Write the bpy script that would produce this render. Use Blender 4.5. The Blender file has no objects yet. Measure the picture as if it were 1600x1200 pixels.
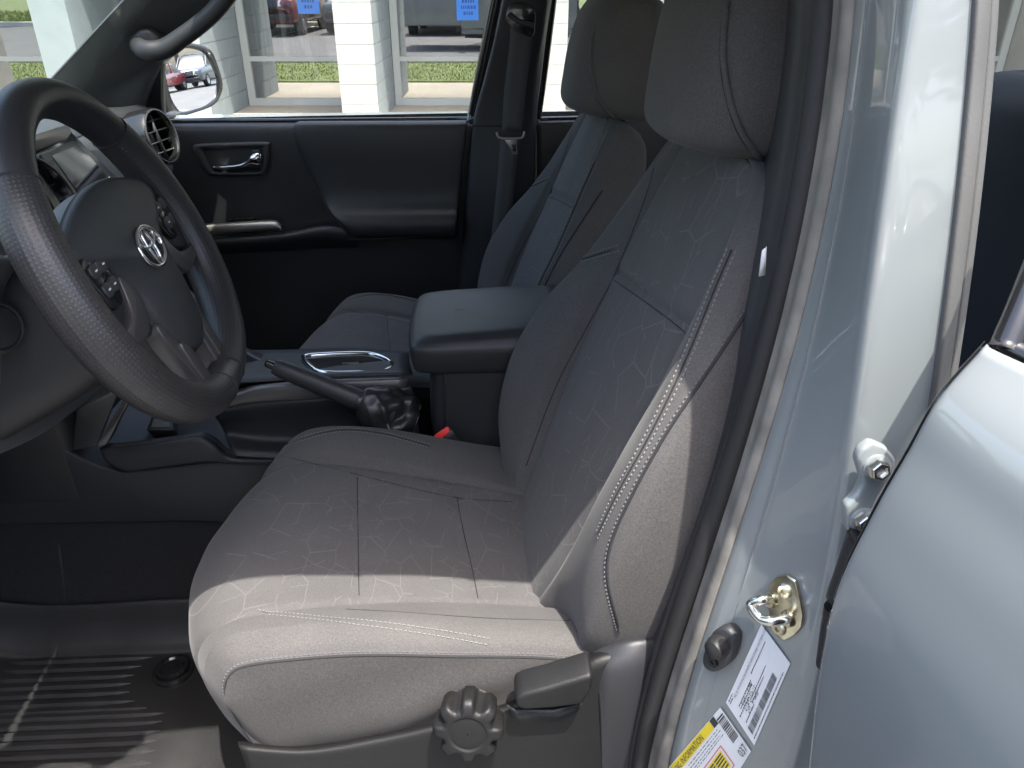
import bpy, bmesh, math, random
import numpy as np
from mathutils import Vector, Matrix

rng = np.random.default_rng(7)
random.seed(7)
SC = bpy.context.scene
COL = SC.collection

# ------------------------------------------------------------------ camera, sky, sun, exposure
FPX, PITCH, YAW, HC = 1202.0, math.radians(28.0), math.radians(3.0), 1.48
cam_d = bpy.data.cameras.new('camera')
cam_d.sensor_width = 36.0
cam_d.lens = 36.0 * FPX / 1600.0
cam_d.clip_start = 0.02
cam_d.clip_end = 1000.0
cam = bpy.data.objects.new('camera', cam_d)
cam.location = (0, 0, HC)
cam.rotation_euler = (math.pi / 2 - PITCH, 0, -YAW)
COL.objects.link(cam)
SC.camera = cam

SUN_EL, SUN_AZ = math.radians(71.3), math.radians(26.0)     # azimuth from the driver's side (-Y) towards the rear (+X)
sun_dir = Vector((math.sin(SUN_AZ) * math.cos(SUN_EL), -math.cos(SUN_AZ) * math.cos(SUN_EL), math.sin(SUN_EL)))
world = bpy.data.worlds.new('World')
SC.world = world
world.use_nodes = True
wn = world.node_tree
wn.nodes.clear()
w_out = wn.nodes.new('ShaderNodeOutputWorld')
w_bg = wn.nodes.new('ShaderNodeBackground')
w_sky = wn.nodes.new('ShaderNodeTexSky')
w_sky.sky_type = 'NISHITA'
w_sky.sun_disc = False
w_sky.sun_elevation = SUN_EL
w_sky.sun_rotation = math.atan2(sun_dir.x, sun_dir.y)
w_sky.altitude = 100
w_sky.dust_density = 4.0
w_sky.ozone_density = 0.4
w_bg.inputs['Strength'].default_value = 0.15
wn.links.new(w_sky.outputs[0], w_bg.inputs['Color'])
wn.links.new(w_bg.outputs[0], w_out.inputs['Surface'])
sun_l = bpy.data.lights.new('sun', 'SUN')
sun_l.energy = 2.25
sun_l.angle = math.radians(0.53)
sun_l.color = (1.0, 0.955, 0.88)
sun_o = bpy.data.objects.new('sun', sun_l)
sun_o.rotation_euler = sun_dir.to_track_quat('Z', 'Y').to_euler()
sun_o.location = (0, -4, 12)
COL.objects.link(sun_o)
SC.view_settings.view_transform = 'Standard'
SC.view_settings.look = 'None'
SC.view_settings.gamma = 1.0
SC.view_settings.exposure = 2.4
SC.view_settings.use_curve_mapping = False
SC.cycles.use_denoising = True
SC.cycles.max_bounces = 10
SC.cycles.transparent_max_bounces = 16
SC.cycles.sample_clamp_indirect = 8.0

# ------------------------------------------------------------------ measuring helpers
cy_, sy_, cp_, sp_ = math.cos(YAW), math.sin(YAW), math.cos(PITCH), math.sin(PITCH)
FW = np.array([sy_ * cp_, cy_ * cp_, -sp_])
RT = np.array([cy_, -sy_, 0.0])
DN = -np.cross(RT, FW)
CP = np.array([0.0, 0.0, HC])

def ray(px, py):
    return FW + RT * (px - 800) / FPX + DN * (py - 600) / FPX

def at(px, py, Y=None, X=None, Z=None):
    """surveyed point: a sight line of the photograph cut with a known plane of the truck"""
    r = ray(px, py)
    t = Y / r[1] if Y is not None else X / r[0] if X is not None else (Z - HC) / r[2]
    return CP + r * t

def onplane(px, py, P0, n):
    r = ray(px, py)
    return CP + r * (np.dot(np.asarray(P0) - CP, n) / np.dot(r, n))

# ------------------------------------------------------------------ object helpers
OFF = {}

def props(o, label=None, cat=None, group=None, kind=None):
    if label: o['label'] = label
    if cat: o['category'] = cat
    if group: o['group'] = group
    if kind: o['kind'] = kind
    return o

def thing(name, label, cat, loc=(0, 0, 0), group=None):
    o = bpy.data.objects.new(name, None)
    o.location = loc
    o.empty_display_size = 0.05
    COL.objects.link(o)
    OFF[o.name] = np.array(loc, float)
    return props(o, label, cat, group)

def mk(name, verts, faces, mat, parent=None, smooth=True, bevel=0.0, seg=2, uv=None, kind=None, label=None, subsurf=0, angle=None):
    V = np.asarray(verts, float)
    off = OFF.get(parent.name, np.zeros(3)) if parent is not None else np.zeros(3)
    me = bpy.data.meshes.new(name)
    me.from_pydata((V - off).tolist(), [], [list(map(int, f)) for f in faces])
    me.update()
    if smooth:
        me.polygons.foreach_set('use_smooth', [True] * len(me.polygons))
    if uv is not None:
        ul = me.uv_layers.new(name='UVMap')
        li = np.zeros(len(me.loops), int)
        me.loops.foreach_get('vertex_index', li)
        ul.data.foreach_set('uv', np.asarray(uv, float)[li].ravel())
    if mat is not None:
        me.materials.append(mat)
    o = bpy.data.objects.new(name, me)
    COL.objects.link(o)
    if parent is not None:
        o.parent = parent
    OFF[o.name] = off
    if bevel > 0:
        m = o.modifiers.new('bevel', 'BEVEL')
        m.width = bevel
        m.segments = seg
        m.limit_method = 'ANGLE'
        m.angle_limit = math.radians(28)
        m.harden_normals = False
    if subsurf:
        m = o.modifiers.new('sub', 'SUBSURF'); m.levels = subsurf; m.render_levels = subsurf
    if (bevel > 0 or angle) and smooth:
        bm = bmesh.new(); bm.from_mesh(me)
        a = math.radians(angle or 28)
        for e in bm.edges:
            if len(e.link_faces) == 2 and e.calc_face_angle(0) > a and bevel <= 0:
                e.smooth = False
        bm.to_mesh(me); bm.free()
    if kind: o['kind'] = kind
    if label: o['label'] = label
    return o

def cr(P, t, closed=False):
    """Catmull-Rom through P (n, ...) at parameters t"""
    P = np.asarray(P, float); n = len(P); t = np.asarray(t, float)
    if closed:
        i = np.floor(t).astype(int); f = t - i
        p0, p1, p2, p3 = P[(i - 1) % n], P[i % n], P[(i + 1) % n], P[(i + 2) % n]
    else:
        E = np.concatenate([[2 * P[0] - P[1]], P, [2 * P[-1] - P[-2]]])
        i = np.clip(np.floor(t).astype(int), 0, n - 2); f = t - i
        p0, p1, p2, p3 = E[i], E[i + 1], E[i + 2], E[i + 3]
    f = f.reshape((-1,) + (1,) * (P.ndim - 1))
    return 0.5 * (2 * p1 + (p2 - p0) * f + (2 * p0 - 5 * p1 + 4 * p2 - p3) * f ** 2 + (3 * p1 - p0 - 3 * p2 + p3) * f ** 3)

def loft(net, su, sv, cu=False, cv=False):
    """net (R,C,3) -> dense grid; su/sv subdivisions per span along rows / columns"""
    net = np.asarray(net, float)
    R, C = net.shape[:2]
    tu = np.linspace(0, R if cu else R - 1, (R if cu else R - 1) * su + 1)
    if cu: tu = tu[:-1]
    G = cr(net, tu, cu)
    tv = np.linspace(0, C if cv else C - 1, (C if cv else C - 1) * sv + 1)
    if cv: tv = tv[:-1]
    G = np.transpose(cr(np.transpose(G, (1, 0, 2)), tv, cv), (1, 0, 2))
    return G

def gnormals(G, cu=False, cv=False):
    du = (np.roll(G, -1, 0) - np.roll(G, 1, 0)) if cu else np.gradient(G, axis=0)
    dv = (np.roll(G, -1, 1) - np.roll(G, 1, 1)) if cv else np.gradient(G, axis=1)
    n = np.cross(du, dv)
    return n / (np.linalg.norm(n, axis=2, keepdims=True) + 1e-12)

def gridfaces(M, N, cu=False, cv=False, flip=False):
    F = []
    for i in range(M if cu else M - 1):
        i2 = (i + 1) % M
        for j in range(N if cv else N - 1):
            j2 = (j + 1) % N
            f = (i * N + j, i2 * N + j, i2 * N + j2, i * N + j2)
            F.append(f[::-1] if flip else f)
    return F

def gmesh(name, G, mat, parent=None, cu=False, cv=False, flip=False, caps=False, thick=0.0, uv=None, **kw):
    M, N = G.shape[:2]
    V = G.reshape(-1, 3)
    F = gridfaces(M, N, cu, cv, flip)
    if caps and cv:
        a = list(range(N)); b = list(range((M - 1) * N, M * N))
        F.append(a if flip else a[::-1]); F.append(b[::-1] if flip else b)
    if uv is not None: uv = uv.reshape(-1, 2)
    o = mk(name, V, F, mat, parent, uv=uv, **kw)
    if thick:
        m = o.modifiers.new('solid', 'SOLIDIFY'); m.thickness = abs(thick); m.offset = -1 if thick > 0 else 1
    return o

def netpx(rows):
    return np.array([[at(p[0], p[1], p[2]) for p in r] for r in rows])

def prism(name, pts, vec, mat, parent=None, bevel=0.003, seg=2, smooth=True, **kw):
    """planar outline pushed along vec"""
    P = np.asarray(pts, float); n = len(P); vec = np.asarray(vec, float)
    nrm = np.zeros(3)
    for i in range(n): nrm += np.cross(P[i] - P[0], P[(i + 1) % n] - P[0])
    V = np.concatenate([P, P + vec])
    F = [list(range(n)), list(range(n, 2 * n))[::-1]] + [[i, n + i, n + (i + 1) % n, (i + 1) % n] for i in range(n)]
    if np.dot(nrm, vec) > 0: F = [f[::-1] for f in F]
    return mk(name, V, F, mat, parent, smooth=smooth, bevel=bevel, seg=seg, **kw)

def smoothpoly(pts, sub=6, closed=True):
    P = np.asarray(pts, float); n = len(P)
    t = np.arange((n if closed else n - 1) * sub + (0 if closed else 1)) / sub
    return cr(P, t, closed)

def tube(name, path, rad, mat, parent=None, ns=10, closed=False, sub=6, up=(0, 0, 1), oval=1.0, caps=True, uvscale=None, prof=None, **kw):
    """swept rounded tube: rad scalar or one per path point"""
    P = np.asarray(path, float); n = len(P)
    R = np.full(n, rad, float) if np.isscalar(rad) else np.asarray(rad, float)
    t = np.arange((n if closed else n - 1) * sub + (0 if closed else 1)) / sub
    Q = cr(P, t, closed); r = cr(R[:, None], t, closed)[:, 0]
    T = (np.roll(Q, -1, 0) - np.roll(Q, 1, 0)) if closed else np.gradient(Q, axis=0)
    T /= np.linalg.norm(T, axis=1, keepdims=True) + 1e-12
    U = np.asarray(up, float)
    A = np.cross(T, U); bad = np.linalg.norm(A, axis=1) < 1e-3
    A[bad] = np.cross(T[bad], [1.0, 0.3, 0.1])
    A /= np.linalg.norm(A, axis=1, keepdims=True)
    B = np.cross(A, T)
    th = np.linspace(0, 2 * math.pi, ns, endpoint=False)
    G = Q[:, None] + r[:, None, None] * (np.cos(th)[None, :, None] * A[:, None] + oval * np.sin(th)[None, :, None] * B[:, None])
    uv = None
    if uvscale:
        s = np.concatenate([[0], np.cumsum(np.linalg.norm(np.diff(Q, axis=0), axis=1))])
        uv = np.stack(np.meshgrid(s, th / (2 * math.pi) * 2 * math.pi * R.mean(), indexing='ij'), -1)
    return gmesh(name, G, mat, parent, cu=closed, cv=True, caps=caps and not closed, uv=uv, **kw)

def box(name, lo, hi, mat, parent=None, bevel=0.003, **kw):
    lo = np.asarray(lo, float); hi = np.asarray(hi, float)
    V = [(x, y, z) for x in (lo[0], hi[0]) for y in (lo[1], hi[1]) for z in (lo[2], hi[2])]
    F = [(0, 1, 3, 2), (4, 6, 7, 5), (0, 4, 5, 1), (2, 3, 7, 6), (0, 2, 6, 4), (1, 5, 7, 3)]
    return mk(name, V, F, mat, parent, bevel=bevel, **kw)

def lathe(name, c, axis, prof, mat, parent=None, ns=32, caps=True, **kw):
    """prof: list of (radius, height along axis)"""
    ax = np.asarray(axis, float); ax /= np.linalg.norm(ax)
    a = np.cross(ax, [0.3, 0.2, 1.0]); a /= np.linalg.norm(a); b = np.cross(ax, a)
    th = np.linspace(0, 2 * math.pi, ns, endpoint=False)
    G = np.array([[np.asarray(c) + ax * h + r * (math.cos(q) * a + math.sin(q) * b) for q in th] for r, h in prof])
    return gmesh(name, G, mat, parent, cv=True, caps=caps, angle=35, **kw)

def stitches(name, Q, Nrm, mat, parent, pitch=0.0052, ln=0.0034, r=0.00065, lift=0.0005, kind='stuff'):
    """row of short thread dashes along the dense line Q lying on a surface with normals Nrm"""
    Q = np.asarray(Q); s = np.concatenate([[0], np.cumsum(np.linalg.norm(np.diff(Q, axis=0), axis=1))])
    V, F = [], []
    d = 0.0
    while d + ln < s[-1]:
        p0 = np.array([np.interp(d, s, Q[:, k]) for k in range(3)])
        p1 = np.array([np.interp(d + ln, s, Q[:, k]) for k in range(3)])
        n = np.array([np.interp(d, s, Nrm[:, k]) for k in range(3)]); n /= np.linalg.norm(n)
        t = p1 - p0; t /= np.linalg.norm(t); w = np.cross(t, n)
        p0 = p0 + n * lift; p1 = p1 + n * lift
        b = len(V)
        m = (p0 + p1) / 2 + n * r * 1.3
        V += [p0 - w * r, p0 + w * r, p1 + w * r, p1 - w * r, m - w * r * 0.8, m + w * r * 0.8]
        F += [(b, b + 4, b + 5, b + 1), (b + 4, b + 3, b + 2, b + 5), (b, b + 3, b + 4), (b + 1, b + 5, b + 2)]
        d += pitch
    return mk(name, V, F, mat, parent, smooth=False, kind=kind)

def copy_tree(o, parent=None):
    c = o.copy(); COL.objects.link(c)
    if parent is not None: c.parent = parent
    for ch in list(o.children): copy_tree(ch, c)
    return c

# ------------------------------------------------------------------ materials
MATS = {}

def mat(name, col, rough=0.5, metal=0.0, grain=0.0, gscale=600.0, var=0.0, vscale=6.0, coat=0.0, spec=0.5, coatr=0.04, dust=0.0, emit=None, sheen=0.0, fine=0.0):
    m = bpy.data.materials.new(name); m.use_nodes = True
    nt = m.node_tree; b = nt.nodes['Principled BSDF']
    b.inputs['Base Color'].default_value = (*col, 1)
    b.inputs['Roughness'].default_value = rough
    b.inputs['Metallic'].default_value = metal
    b.inputs['Specular IOR Level'].default_value = spec
    b.inputs['Coat Weight'].default_value = coat
    b.inputs['Coat Roughness'].default_value = coatr
    b.inputs['Sheen Weight'].default_value = sheen
    tc = nt.nodes.new('ShaderNodeTexCoord')
    colsock = None
    if var > 0 or dust > 0 or fine > 0:
        n = nt.nodes.new('ShaderNodeTexNoise'); n.inputs['Scale'].default_value = vscale; n.inputs['Detail'].default_value = 6
        nt.links.new(tc.outputs['Object'], n.inputs['Vector'])
        mr = nt.nodes.new('ShaderNodeMapRange'); mr.inputs['From Min'].default_value = .3; mr.inputs['From Max'].default_value = .7
        mr.inputs['To Min'].default_value = 1 - var; mr.inputs['To Max'].default_value = 1 + var
        nt.links.new(n.outputs['Fac'], mr.inputs['Value'])
        mx = nt.nodes.new('ShaderNodeMix'); mx.data_type = 'RGBA'; mx.blend_type = 'MULTIPLY'; mx.inputs['Factor'].default_value = 1
        mx.inputs['A'].default_value = (*col, 1)
        nt.links.new(mr.outputs[0], mx.inputs['B'])
        colsock = mx.outputs['Result']
        if fine > 0:
            n3 = nt.nodes.new('ShaderNodeTexNoise'); n3.inputs['Scale'].default_value = gscale; n3.inputs['Detail'].default_value = 2
            nt.links.new(tc.outputs['Object'], n3.inputs['Vector'])
            m3 = nt.nodes.new('ShaderNodeMapRange'); m3.inputs['From Min'].default_value = .3; m3.inputs['From Max'].default_value = .7
            m3.inputs['To Min'].default_value = 1 - fine; m3.inputs['To Max'].default_value = 1 + fine
            nt.links.new(n3.outputs['Fac'], m3.inputs['Value'])
            x3 = nt.nodes.new('ShaderNodeMix'); x3.data_type = 'RGBA'; x3.blend_type = 'MULTIPLY'; x3.inputs['Factor'].default_value = 1
            nt.links.new(colsock, x3.inputs['A']); nt.links.new(m3.outputs[0], x3.inputs['B'])
            colsock = x3.outputs['Result']
        if dust > 0:
            n2 = nt.nodes.new('ShaderNodeTexNoise'); n2.inputs['Scale'].default_value = 420; n2.inputs['Detail'].default_value = 2
            nt.links.new(tc.outputs['Object'], n2.inputs['Vector'])
            n4 = nt.nodes.new('ShaderNodeTexNoise'); n4.inputs['Scale'].default_value = 9
            nt.links.new(tc.outputs['Object'], n4.inputs['Vector'])
            r2 = nt.nodes.new('ShaderNodeMapRange'); r2.inputs['From Min'].default_value = .66; r2.inputs['From Max'].default_value = .8
            r2.inputs['To Max'].default_value = dust
            ad = nt.nodes.new('ShaderNodeMath'); ad.operation = 'MULTIPLY_ADD'; ad.inputs[1].default_value = .18
            nt.links.new(n4.outputs['Fac'], ad.inputs[0]); nt.links.new(n2.outputs['Fac'], ad.inputs[2])
            su = nt.nodes.new('ShaderNodeMath'); su.operation = 'SUBTRACT'; su.inputs[1].default_value = .09
            nt.links.new(ad.outputs[0], su.inputs[0]); nt.links.new(su.outputs[0], r2.inputs['Value'])
            m2 = nt.nodes.new('ShaderNodeMix'); m2.data_type = 'RGBA'; m2.inputs['B'].default_value = (.28, .26, .23, 1)
            nt.links.new(r2.outputs[0], m2.inputs['Factor']); nt.links.new(colsock, m2.inputs['A'])
            colsock = m2.outputs['Result']
        nt.links.new(colsock, b.inputs['Base Color'])
        rr = nt.nodes.new('ShaderNodeMapRange'); rr.inputs['From Min'].default_value = .3; rr.inputs['From Max'].default_value = .7
        rr.inputs['To Min'].default_value = max(.02, rough * .88); rr.inputs['To Max'].default_value = min(1, rough * 1.12)
        nt.links.new(n.outputs['Fac'], rr.inputs['Value']); nt.links.new(rr.outputs[0], b.inputs['Roughness'])
    if grain > 0:
        g = nt.nodes.new('ShaderNodeTexNoise'); g.inputs['Scale'].default_value = gscale; g.inputs['Detail'].default_value = 3
        nt.links.new(tc.outputs['Object'], g.inputs['Vector'])
        bp = nt.nodes.new('ShaderNodeBump'); bp.inputs['Strength'].default_value = grain; bp.inputs['Distance'].default_value = 0.0006
        nt.links.new(g.outputs['Fac'], bp.inputs['Height']); nt.links.new(bp.outputs[0], b.inputs['Normal'])
    if emit:
        b.inputs['Emission Color'].default_value = (*emit[0], 1); b.inputs['Emission Strength'].default_value = emit[1]
    MATS[name] = m
    return m

def fabric(name, col, pattern=False, weave=700.0, lines=1.12):
    """woven seat cloth; the insert carries a broken geometric line motif"""
    m = mat(name, col, rough=0.95, var=.07, vscale=14, spec=.15, sheen=.09)
    nt = m.node_tree; b = nt.nodes['Principled BSDF']; b.inputs['Sheen Roughness'].default_value = .45
    tc = [n for n in nt.nodes if n.type == 'TEX_COORD'][0]
    base = b.inputs['Base Color'].links[0].from_socket
    # weave: diagonal threads
    w = nt.nodes.new('ShaderNodeTexWave'); w.wave_type = 'BANDS'; w.bands_direction = 'DIAGONAL'; w.inputs['Scale'].default_value = weave / 3.0
    w.inputs['Distortion'].default_value = 1.5; w.inputs['Detail'].default_value = 2; w.inputs['Detail Scale'].default_value = 6
    nt.links.new(tc.outputs['Object'], w.inputs['Vector'])
    n = nt.nodes.new('ShaderNodeTexNoise'); n.inputs['Scale'].default_value = weave; n.inputs['Detail'].default_value = 3
    nt.links.new(tc.outputs['Object'], n.inputs['Vector'])
    ad = nt.nodes.new('ShaderNodeMath'); ad.operation = 'MULTIPLY_ADD'; ad.inputs[1].default_value = .0
    nt.links.new(w.outputs['Fac'], ad.inputs[0]); nt.links.new(n.outputs['Fac'], ad.inputs[2])
    sp = nt.nodes.new('ShaderNodeMapRange'); sp.inputs['From Min'].default_value = .35; sp.inputs['From Max'].default_value = .8
    sp.inputs['To Min'].default_value = .78; sp.inputs['To Max'].default_value = 1.22
    nt.links.new(ad.outputs[0], sp.inputs['Value'])
    mx = nt.nodes.new('ShaderNodeMix'); mx.data_type = 'RGBA'; mx.blend_type = 'MULTIPLY'; mx.inputs['Factor'].default_value = 1
    nt.links.new(base, mx.inputs['A']); nt.links.new(sp.outputs[0], mx.inputs['B'])
    out = mx.outputs['Result']
    height = ad.outputs[0]
    if pattern:
        def M(op, a, b=None, c=None):
            n_ = nt.nodes.new('ShaderNodeMath'); n_.operation = op
            for k_, v_ in enumerate((a, b, c)):
                if v_ is None: continue
                if isinstance(v_, (int, float)): n_.inputs[k_].default_value = v_
                else: nt.links.new(v_, n_.inputs[k_])
            return n_.outputs[0]
        sx = nt.nodes.new('ShaderNodeSeparateXYZ'); nt.links.new(tc.outputs['Object'], sx.inputs[0])
        S_, T_ = sx.outputs['Y'], M('SUBTRACT', sx.outputs['Z'], sx.outputs['X'])
        tot = None
        for k_, (fx, fy, rot, thr) in enumerate(((17.0, 30.0, .35, .44), (34.0, 19.0, -.5, .56))):
            cb = nt.nodes.new('ShaderNodeCombineXYZ'); nt.links.new(S_, cb.inputs[0]); nt.links.new(T_, cb.inputs[1])
            mp = nt.nodes.new('ShaderNodeMapping'); mp.inputs['Rotation'].default_value = (0, 0, rot); mp.inputs['Scale'].default_value = (fx, fy, 1); mp.inputs['Location'].default_value = (k_ * 5.3, k_ * 2.1, 0)
            nt.links.new(cb.outputs[0], mp.inputs['Vector'])
            v = nt.nodes.new('ShaderNodeTexVoronoi'); v.feature = 'DISTANCE_TO_EDGE'; v.voronoi_dimensions = '2D'; v.inputs['Scale'].default_value = 1.0; v.inputs['Randomness'].default_value = .62
            nt.links.new(mp.outputs[0], v.inputs['Vector'])
            ln = nt.nodes.new('ShaderNodeMapRange'); ln.inputs['From Min'].default_value = .010; ln.inputs['From Max'].default_value = .026; ln.inputs['To Min'].default_value = 1; ln.inputs['To Max'].default_value = 0
            nt.links.new(v.outputs['Distance'], ln.inputs['Value'])
            kn = nt.nodes.new('ShaderNodeTexNoise'); kn.noise_dimensions = '2D'; kn.inputs['Scale'].default_value = .9; kn.inputs['Detail'].default_value = 1
            nt.links.new(mp.outputs[0], kn.inputs['Vector'])
            km = nt.nodes.new('ShaderNodeMapRange'); km.inputs['From Min'].default_value = thr; km.inputs['From Max'].default_value = thr + .05
            nt.links.new(kn.outputs['Fac'], km.inputs['Value'])
            mu = M('MULTIPLY', ln.outputs[0], km.outputs[0])
            tot = mu if tot is None else M('MAXIMUM', tot, mu)
        m2 = nt.nodes.new('ShaderNodeMix'); m2.data_type = 'RGBA'
        m2.inputs['B'].default_value = (min(1, col[0] * lines + .01), min(1, col[1] * lines + .01), min(1, col[2] * lines + .01), 1)
        nt.links.new(tot, m2.inputs['Factor']); nt.links.new(out, m2.inputs['A'])
        out = m2.outputs['Result']
        hh = nt.nodes.new('ShaderNodeMath'); hh.operation = 'ADD'
        nt.links.new(height, hh.inputs[0]); nt.links.new(tot, hh.inputs[1]); height = hh.outputs[0]
    nt.links.new(out, b.inputs['Base Color'])
    bp = nt.nodes.new('ShaderNodeBump'); bp.inputs['Strength'].default_value = .35; bp.inputs['Distance'].default_value = .0005
    nt.links.new(height, bp.inputs['Height']); nt.links.new(bp.outputs[0], b.inputs['Normal'])
    return m

def glass(name, tint=(1, 1, 1), refl=0.07, dusty=0.0):
    """thin pane: Fresnel-weighted mirror reflection over a tinted clear pane, with a little dust"""
    m = bpy.data.materials.new(name); m.use_nodes = True
    nt = m.node_tree; nt.nodes.clear()
    out = nt.nodes.new('ShaderNodeOutputMaterial')
    tr = nt.nodes.new('ShaderNodeBsdfTransparent'); tr.inputs['Color'].default_value = (*tint, 1)
    gl = nt.nodes.new('ShaderNodeBsdfGlossy'); gl.inputs['Roughness'].default_value = 0.0; gl.inputs['Color'].default_value = (1, 1, 1, 1)
    lw = nt.nodes.new('ShaderNodeLayerWeight'); lw.inputs['Blend'].default_value = .5
    pw = nt.nodes.new('ShaderNodeMath'); pw.operation = 'POWER'; pw.inputs[1].default_value = 5.0
    nt.links.new(lw.outputs['Facing'], pw.inputs[0])
    mu = nt.nodes.new('ShaderNodeMath'); mu.operation = 'MULTIPLY_ADD'; mu.inputs[1].default_value = 1 - refl; mu.inputs[2].default_value = refl; mu.use_clamp = True
    nt.links.new(pw.outputs[0], mu.inputs[0])
    mx = nt.nodes.new('ShaderNodeMixShader')
    nt.links.new(mu.outputs[0], mx.inputs[0]); nt.links.new(tr.outputs[0], mx.inputs[1]); nt.links.new(gl.outputs[0], mx.inputs[2])
    last = mx.outputs[0]
    if dusty:
        tc = nt.nodes.new('ShaderNodeTexCoord')
        n = nt.nodes.new('ShaderNodeTexNoise'); n.inputs['Scale'].default_value = 7; n.inputs['Detail'].default_value = 8; n.inputs['Roughness'].default_value = .7
        nt.links.new(tc.outputs['Object'], n.inputs['Vector'])
        r = nt.nodes.new('ShaderNodeMapRange'); r.inputs['From Min'].default_value = .4; r.inputs['From Max'].default_value = .8; r.inputs['To Max'].default_value = dusty
        nt.links.new(n.outputs['Fac'], r.inputs['Value'])
        df = nt.nodes.new('ShaderNodeBsdfDiffuse'); df.inputs['Color'].default_value = (.7, .7, .68, 1)
        m2 = nt.nodes.new('ShaderNodeMixShader')
        nt.links.new(r.outputs[0], m2.inputs[0]); nt.links.new(last, m2.inputs[1]); nt.links.new(df.outputs[0], m2.inputs[2])
        last = m2.outputs[0]
    nt.links.new(last, out.inputs['Surface'])
    MATS[name] = m
    return m

FABI = fabric('insert_cloth', (.090, .0868, .0865), pattern=True, weave=900, lines=1.12)
FABB = fabric('bolster_cloth', (.090, .0868, .0855), weave=650)
FABS = fabric('side_cloth', (.088, .084, .082), weave=480)
FABS_SHADE = fabric('side_cloth_shaded', (.056, .054, .0535), weave=480)  # same side cloth, colour darkened for the shade on the cushion flank
THREAD = mat('thread', (.155, .155, .155), .8)
THREADD = mat('thread_dark', (.10, .10, .11), .8)
SEAM = mat('seam_shadow', (.02, .02, .022), .9)
PLAS = mat('black_plastic', (.022, .023, .026), .48, grain=.35, gscale=900, var=.1, dust=.06)
PLAS2 = mat('charcoal_plastic', (.030, .031, .034), .5, grain=.35, gscale=900, var=.1, dust=.06)
SEATP = mat('seat_plastic', (.0095, .0097, .0102), .52, spec=.35, grain=.35, gscale=900, var=.1, dust=.08)
SOFT = mat('soft_touch', (.0195, .0205, .0225), .46, grain=.5, gscale=700, var=.08)
DASHM = mat('dash_grain', (.036, .040, .043), .52, grain=.8, gscale=420, var=.12, fine=.25)
KNEE = mat('knee_plastic', (.085, .085, .087), .55, grain=.5, gscale=700, var=.1, dust=.08)
LEATH = mat('wheel_leather', (.030, .029, .031), .38, grain=.5, gscale=420, var=.1)
BOOT = mat('boot_leather', (.016, .016, .017), .36, grain=.4, gscale=500, var=.1)
AIRB = mat('airbag_skin', (.036, .038, .040), .5, grain=.9, gscale=520, var=.06)
SILV = mat('satin_silver', (.36, .34, .32), .36, metal=.75, var=.05)
SILVD = mat('dark_silver', (.105, .10, .10), .36, metal=.5, var=.05)
CHROME = mat('chrome', (.82, .82, .82), .1, metal=1.0)
GLOSSB = mat('gloss_black', (.012, .012, .013), .16, coat=.4)
RUBB = mat('door_rubber', (.014, .014, .015), .55, grain=.4, gscale=500, var=.15, dust=.08)
BAND = mat('dusty_flange', (.18, .17, .15), .7, grain=.4, gscale=400, var=.3, vscale=30, dust=.2)
PAINT = mat('cement_paint', (.190, .210, .212), .34, coat=1.0, coatr=.035, var=.02, vscale=4)
SEALG = mat('grey_rubber', (.085, .085, .082), .6, grain=.4, gscale=500, var=.2)
CARPET = mat('carpet', (.012, .012, .0135), .95, grain=1.0, gscale=500, var=.3, vscale=60, fine=.5)
MATR = mat('mat_rubber', (.017, .017, .0175), .48, grain=.5, gscale=500, var=.25, vscale=12, dust=.14)
RED = mat('red_button', (.75, .035, .03), .4)
ZINC = mat('zinc_gold', (.62, .58, .44), .3, metal=1.0, var=.25, vscale=60)
STEEL = mat('bright_steel', (.72, .71, .66), .25, metal=1.0)
LABELW = mat('label_white', (.74, .75, .76), .4)
INK = mat('label_ink', (.03, .03, .035), .5)
LABELY = mat('label_yellow', (.80, .62, .02), .4)
LABELR = mat('label_red', (.65, .04, .05), .4)
HEADL = mat('headliner', (.42, .42, .40), .95, var=.04)
PILT = mat('pillar_plastic', (.055, .060, .062), .42, grain=.4, gscale=700, var=.08)
DARKC = mat('rear_cloth', (.022, .025, .032), .9, var=.08, sheen=.1)
BELT = mat('belt_webbing', (.075, .077, .08), .7, grain=.8, gscale=900)
SCREEN = mat('display_glass', (.012, .013, .014), .06, coat=.6)
WINDOW = glass('window_glass', (.96, .985, .965), .06, dusty=.012)
WSHIELD = glass('windshield_glass', (.90, .96, .92), .08, dusty=.05)
PRIV = glass('privacy_glass', (.25, .27, .27), .08)
RDGLASS = glass('rear_door_glass', (.22, .24, .24), .22)
MIRROR = mat('mirror_silver', (.92, .93, .93), .0, metal=1.0)

# ================================================================== the truck: shell, pillars, floor
truck = thing('pickup_truck', 'grey pickup truck cab seen through its open front door', 'pickup truck', (0.3, 1.19, 0.0))

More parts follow.
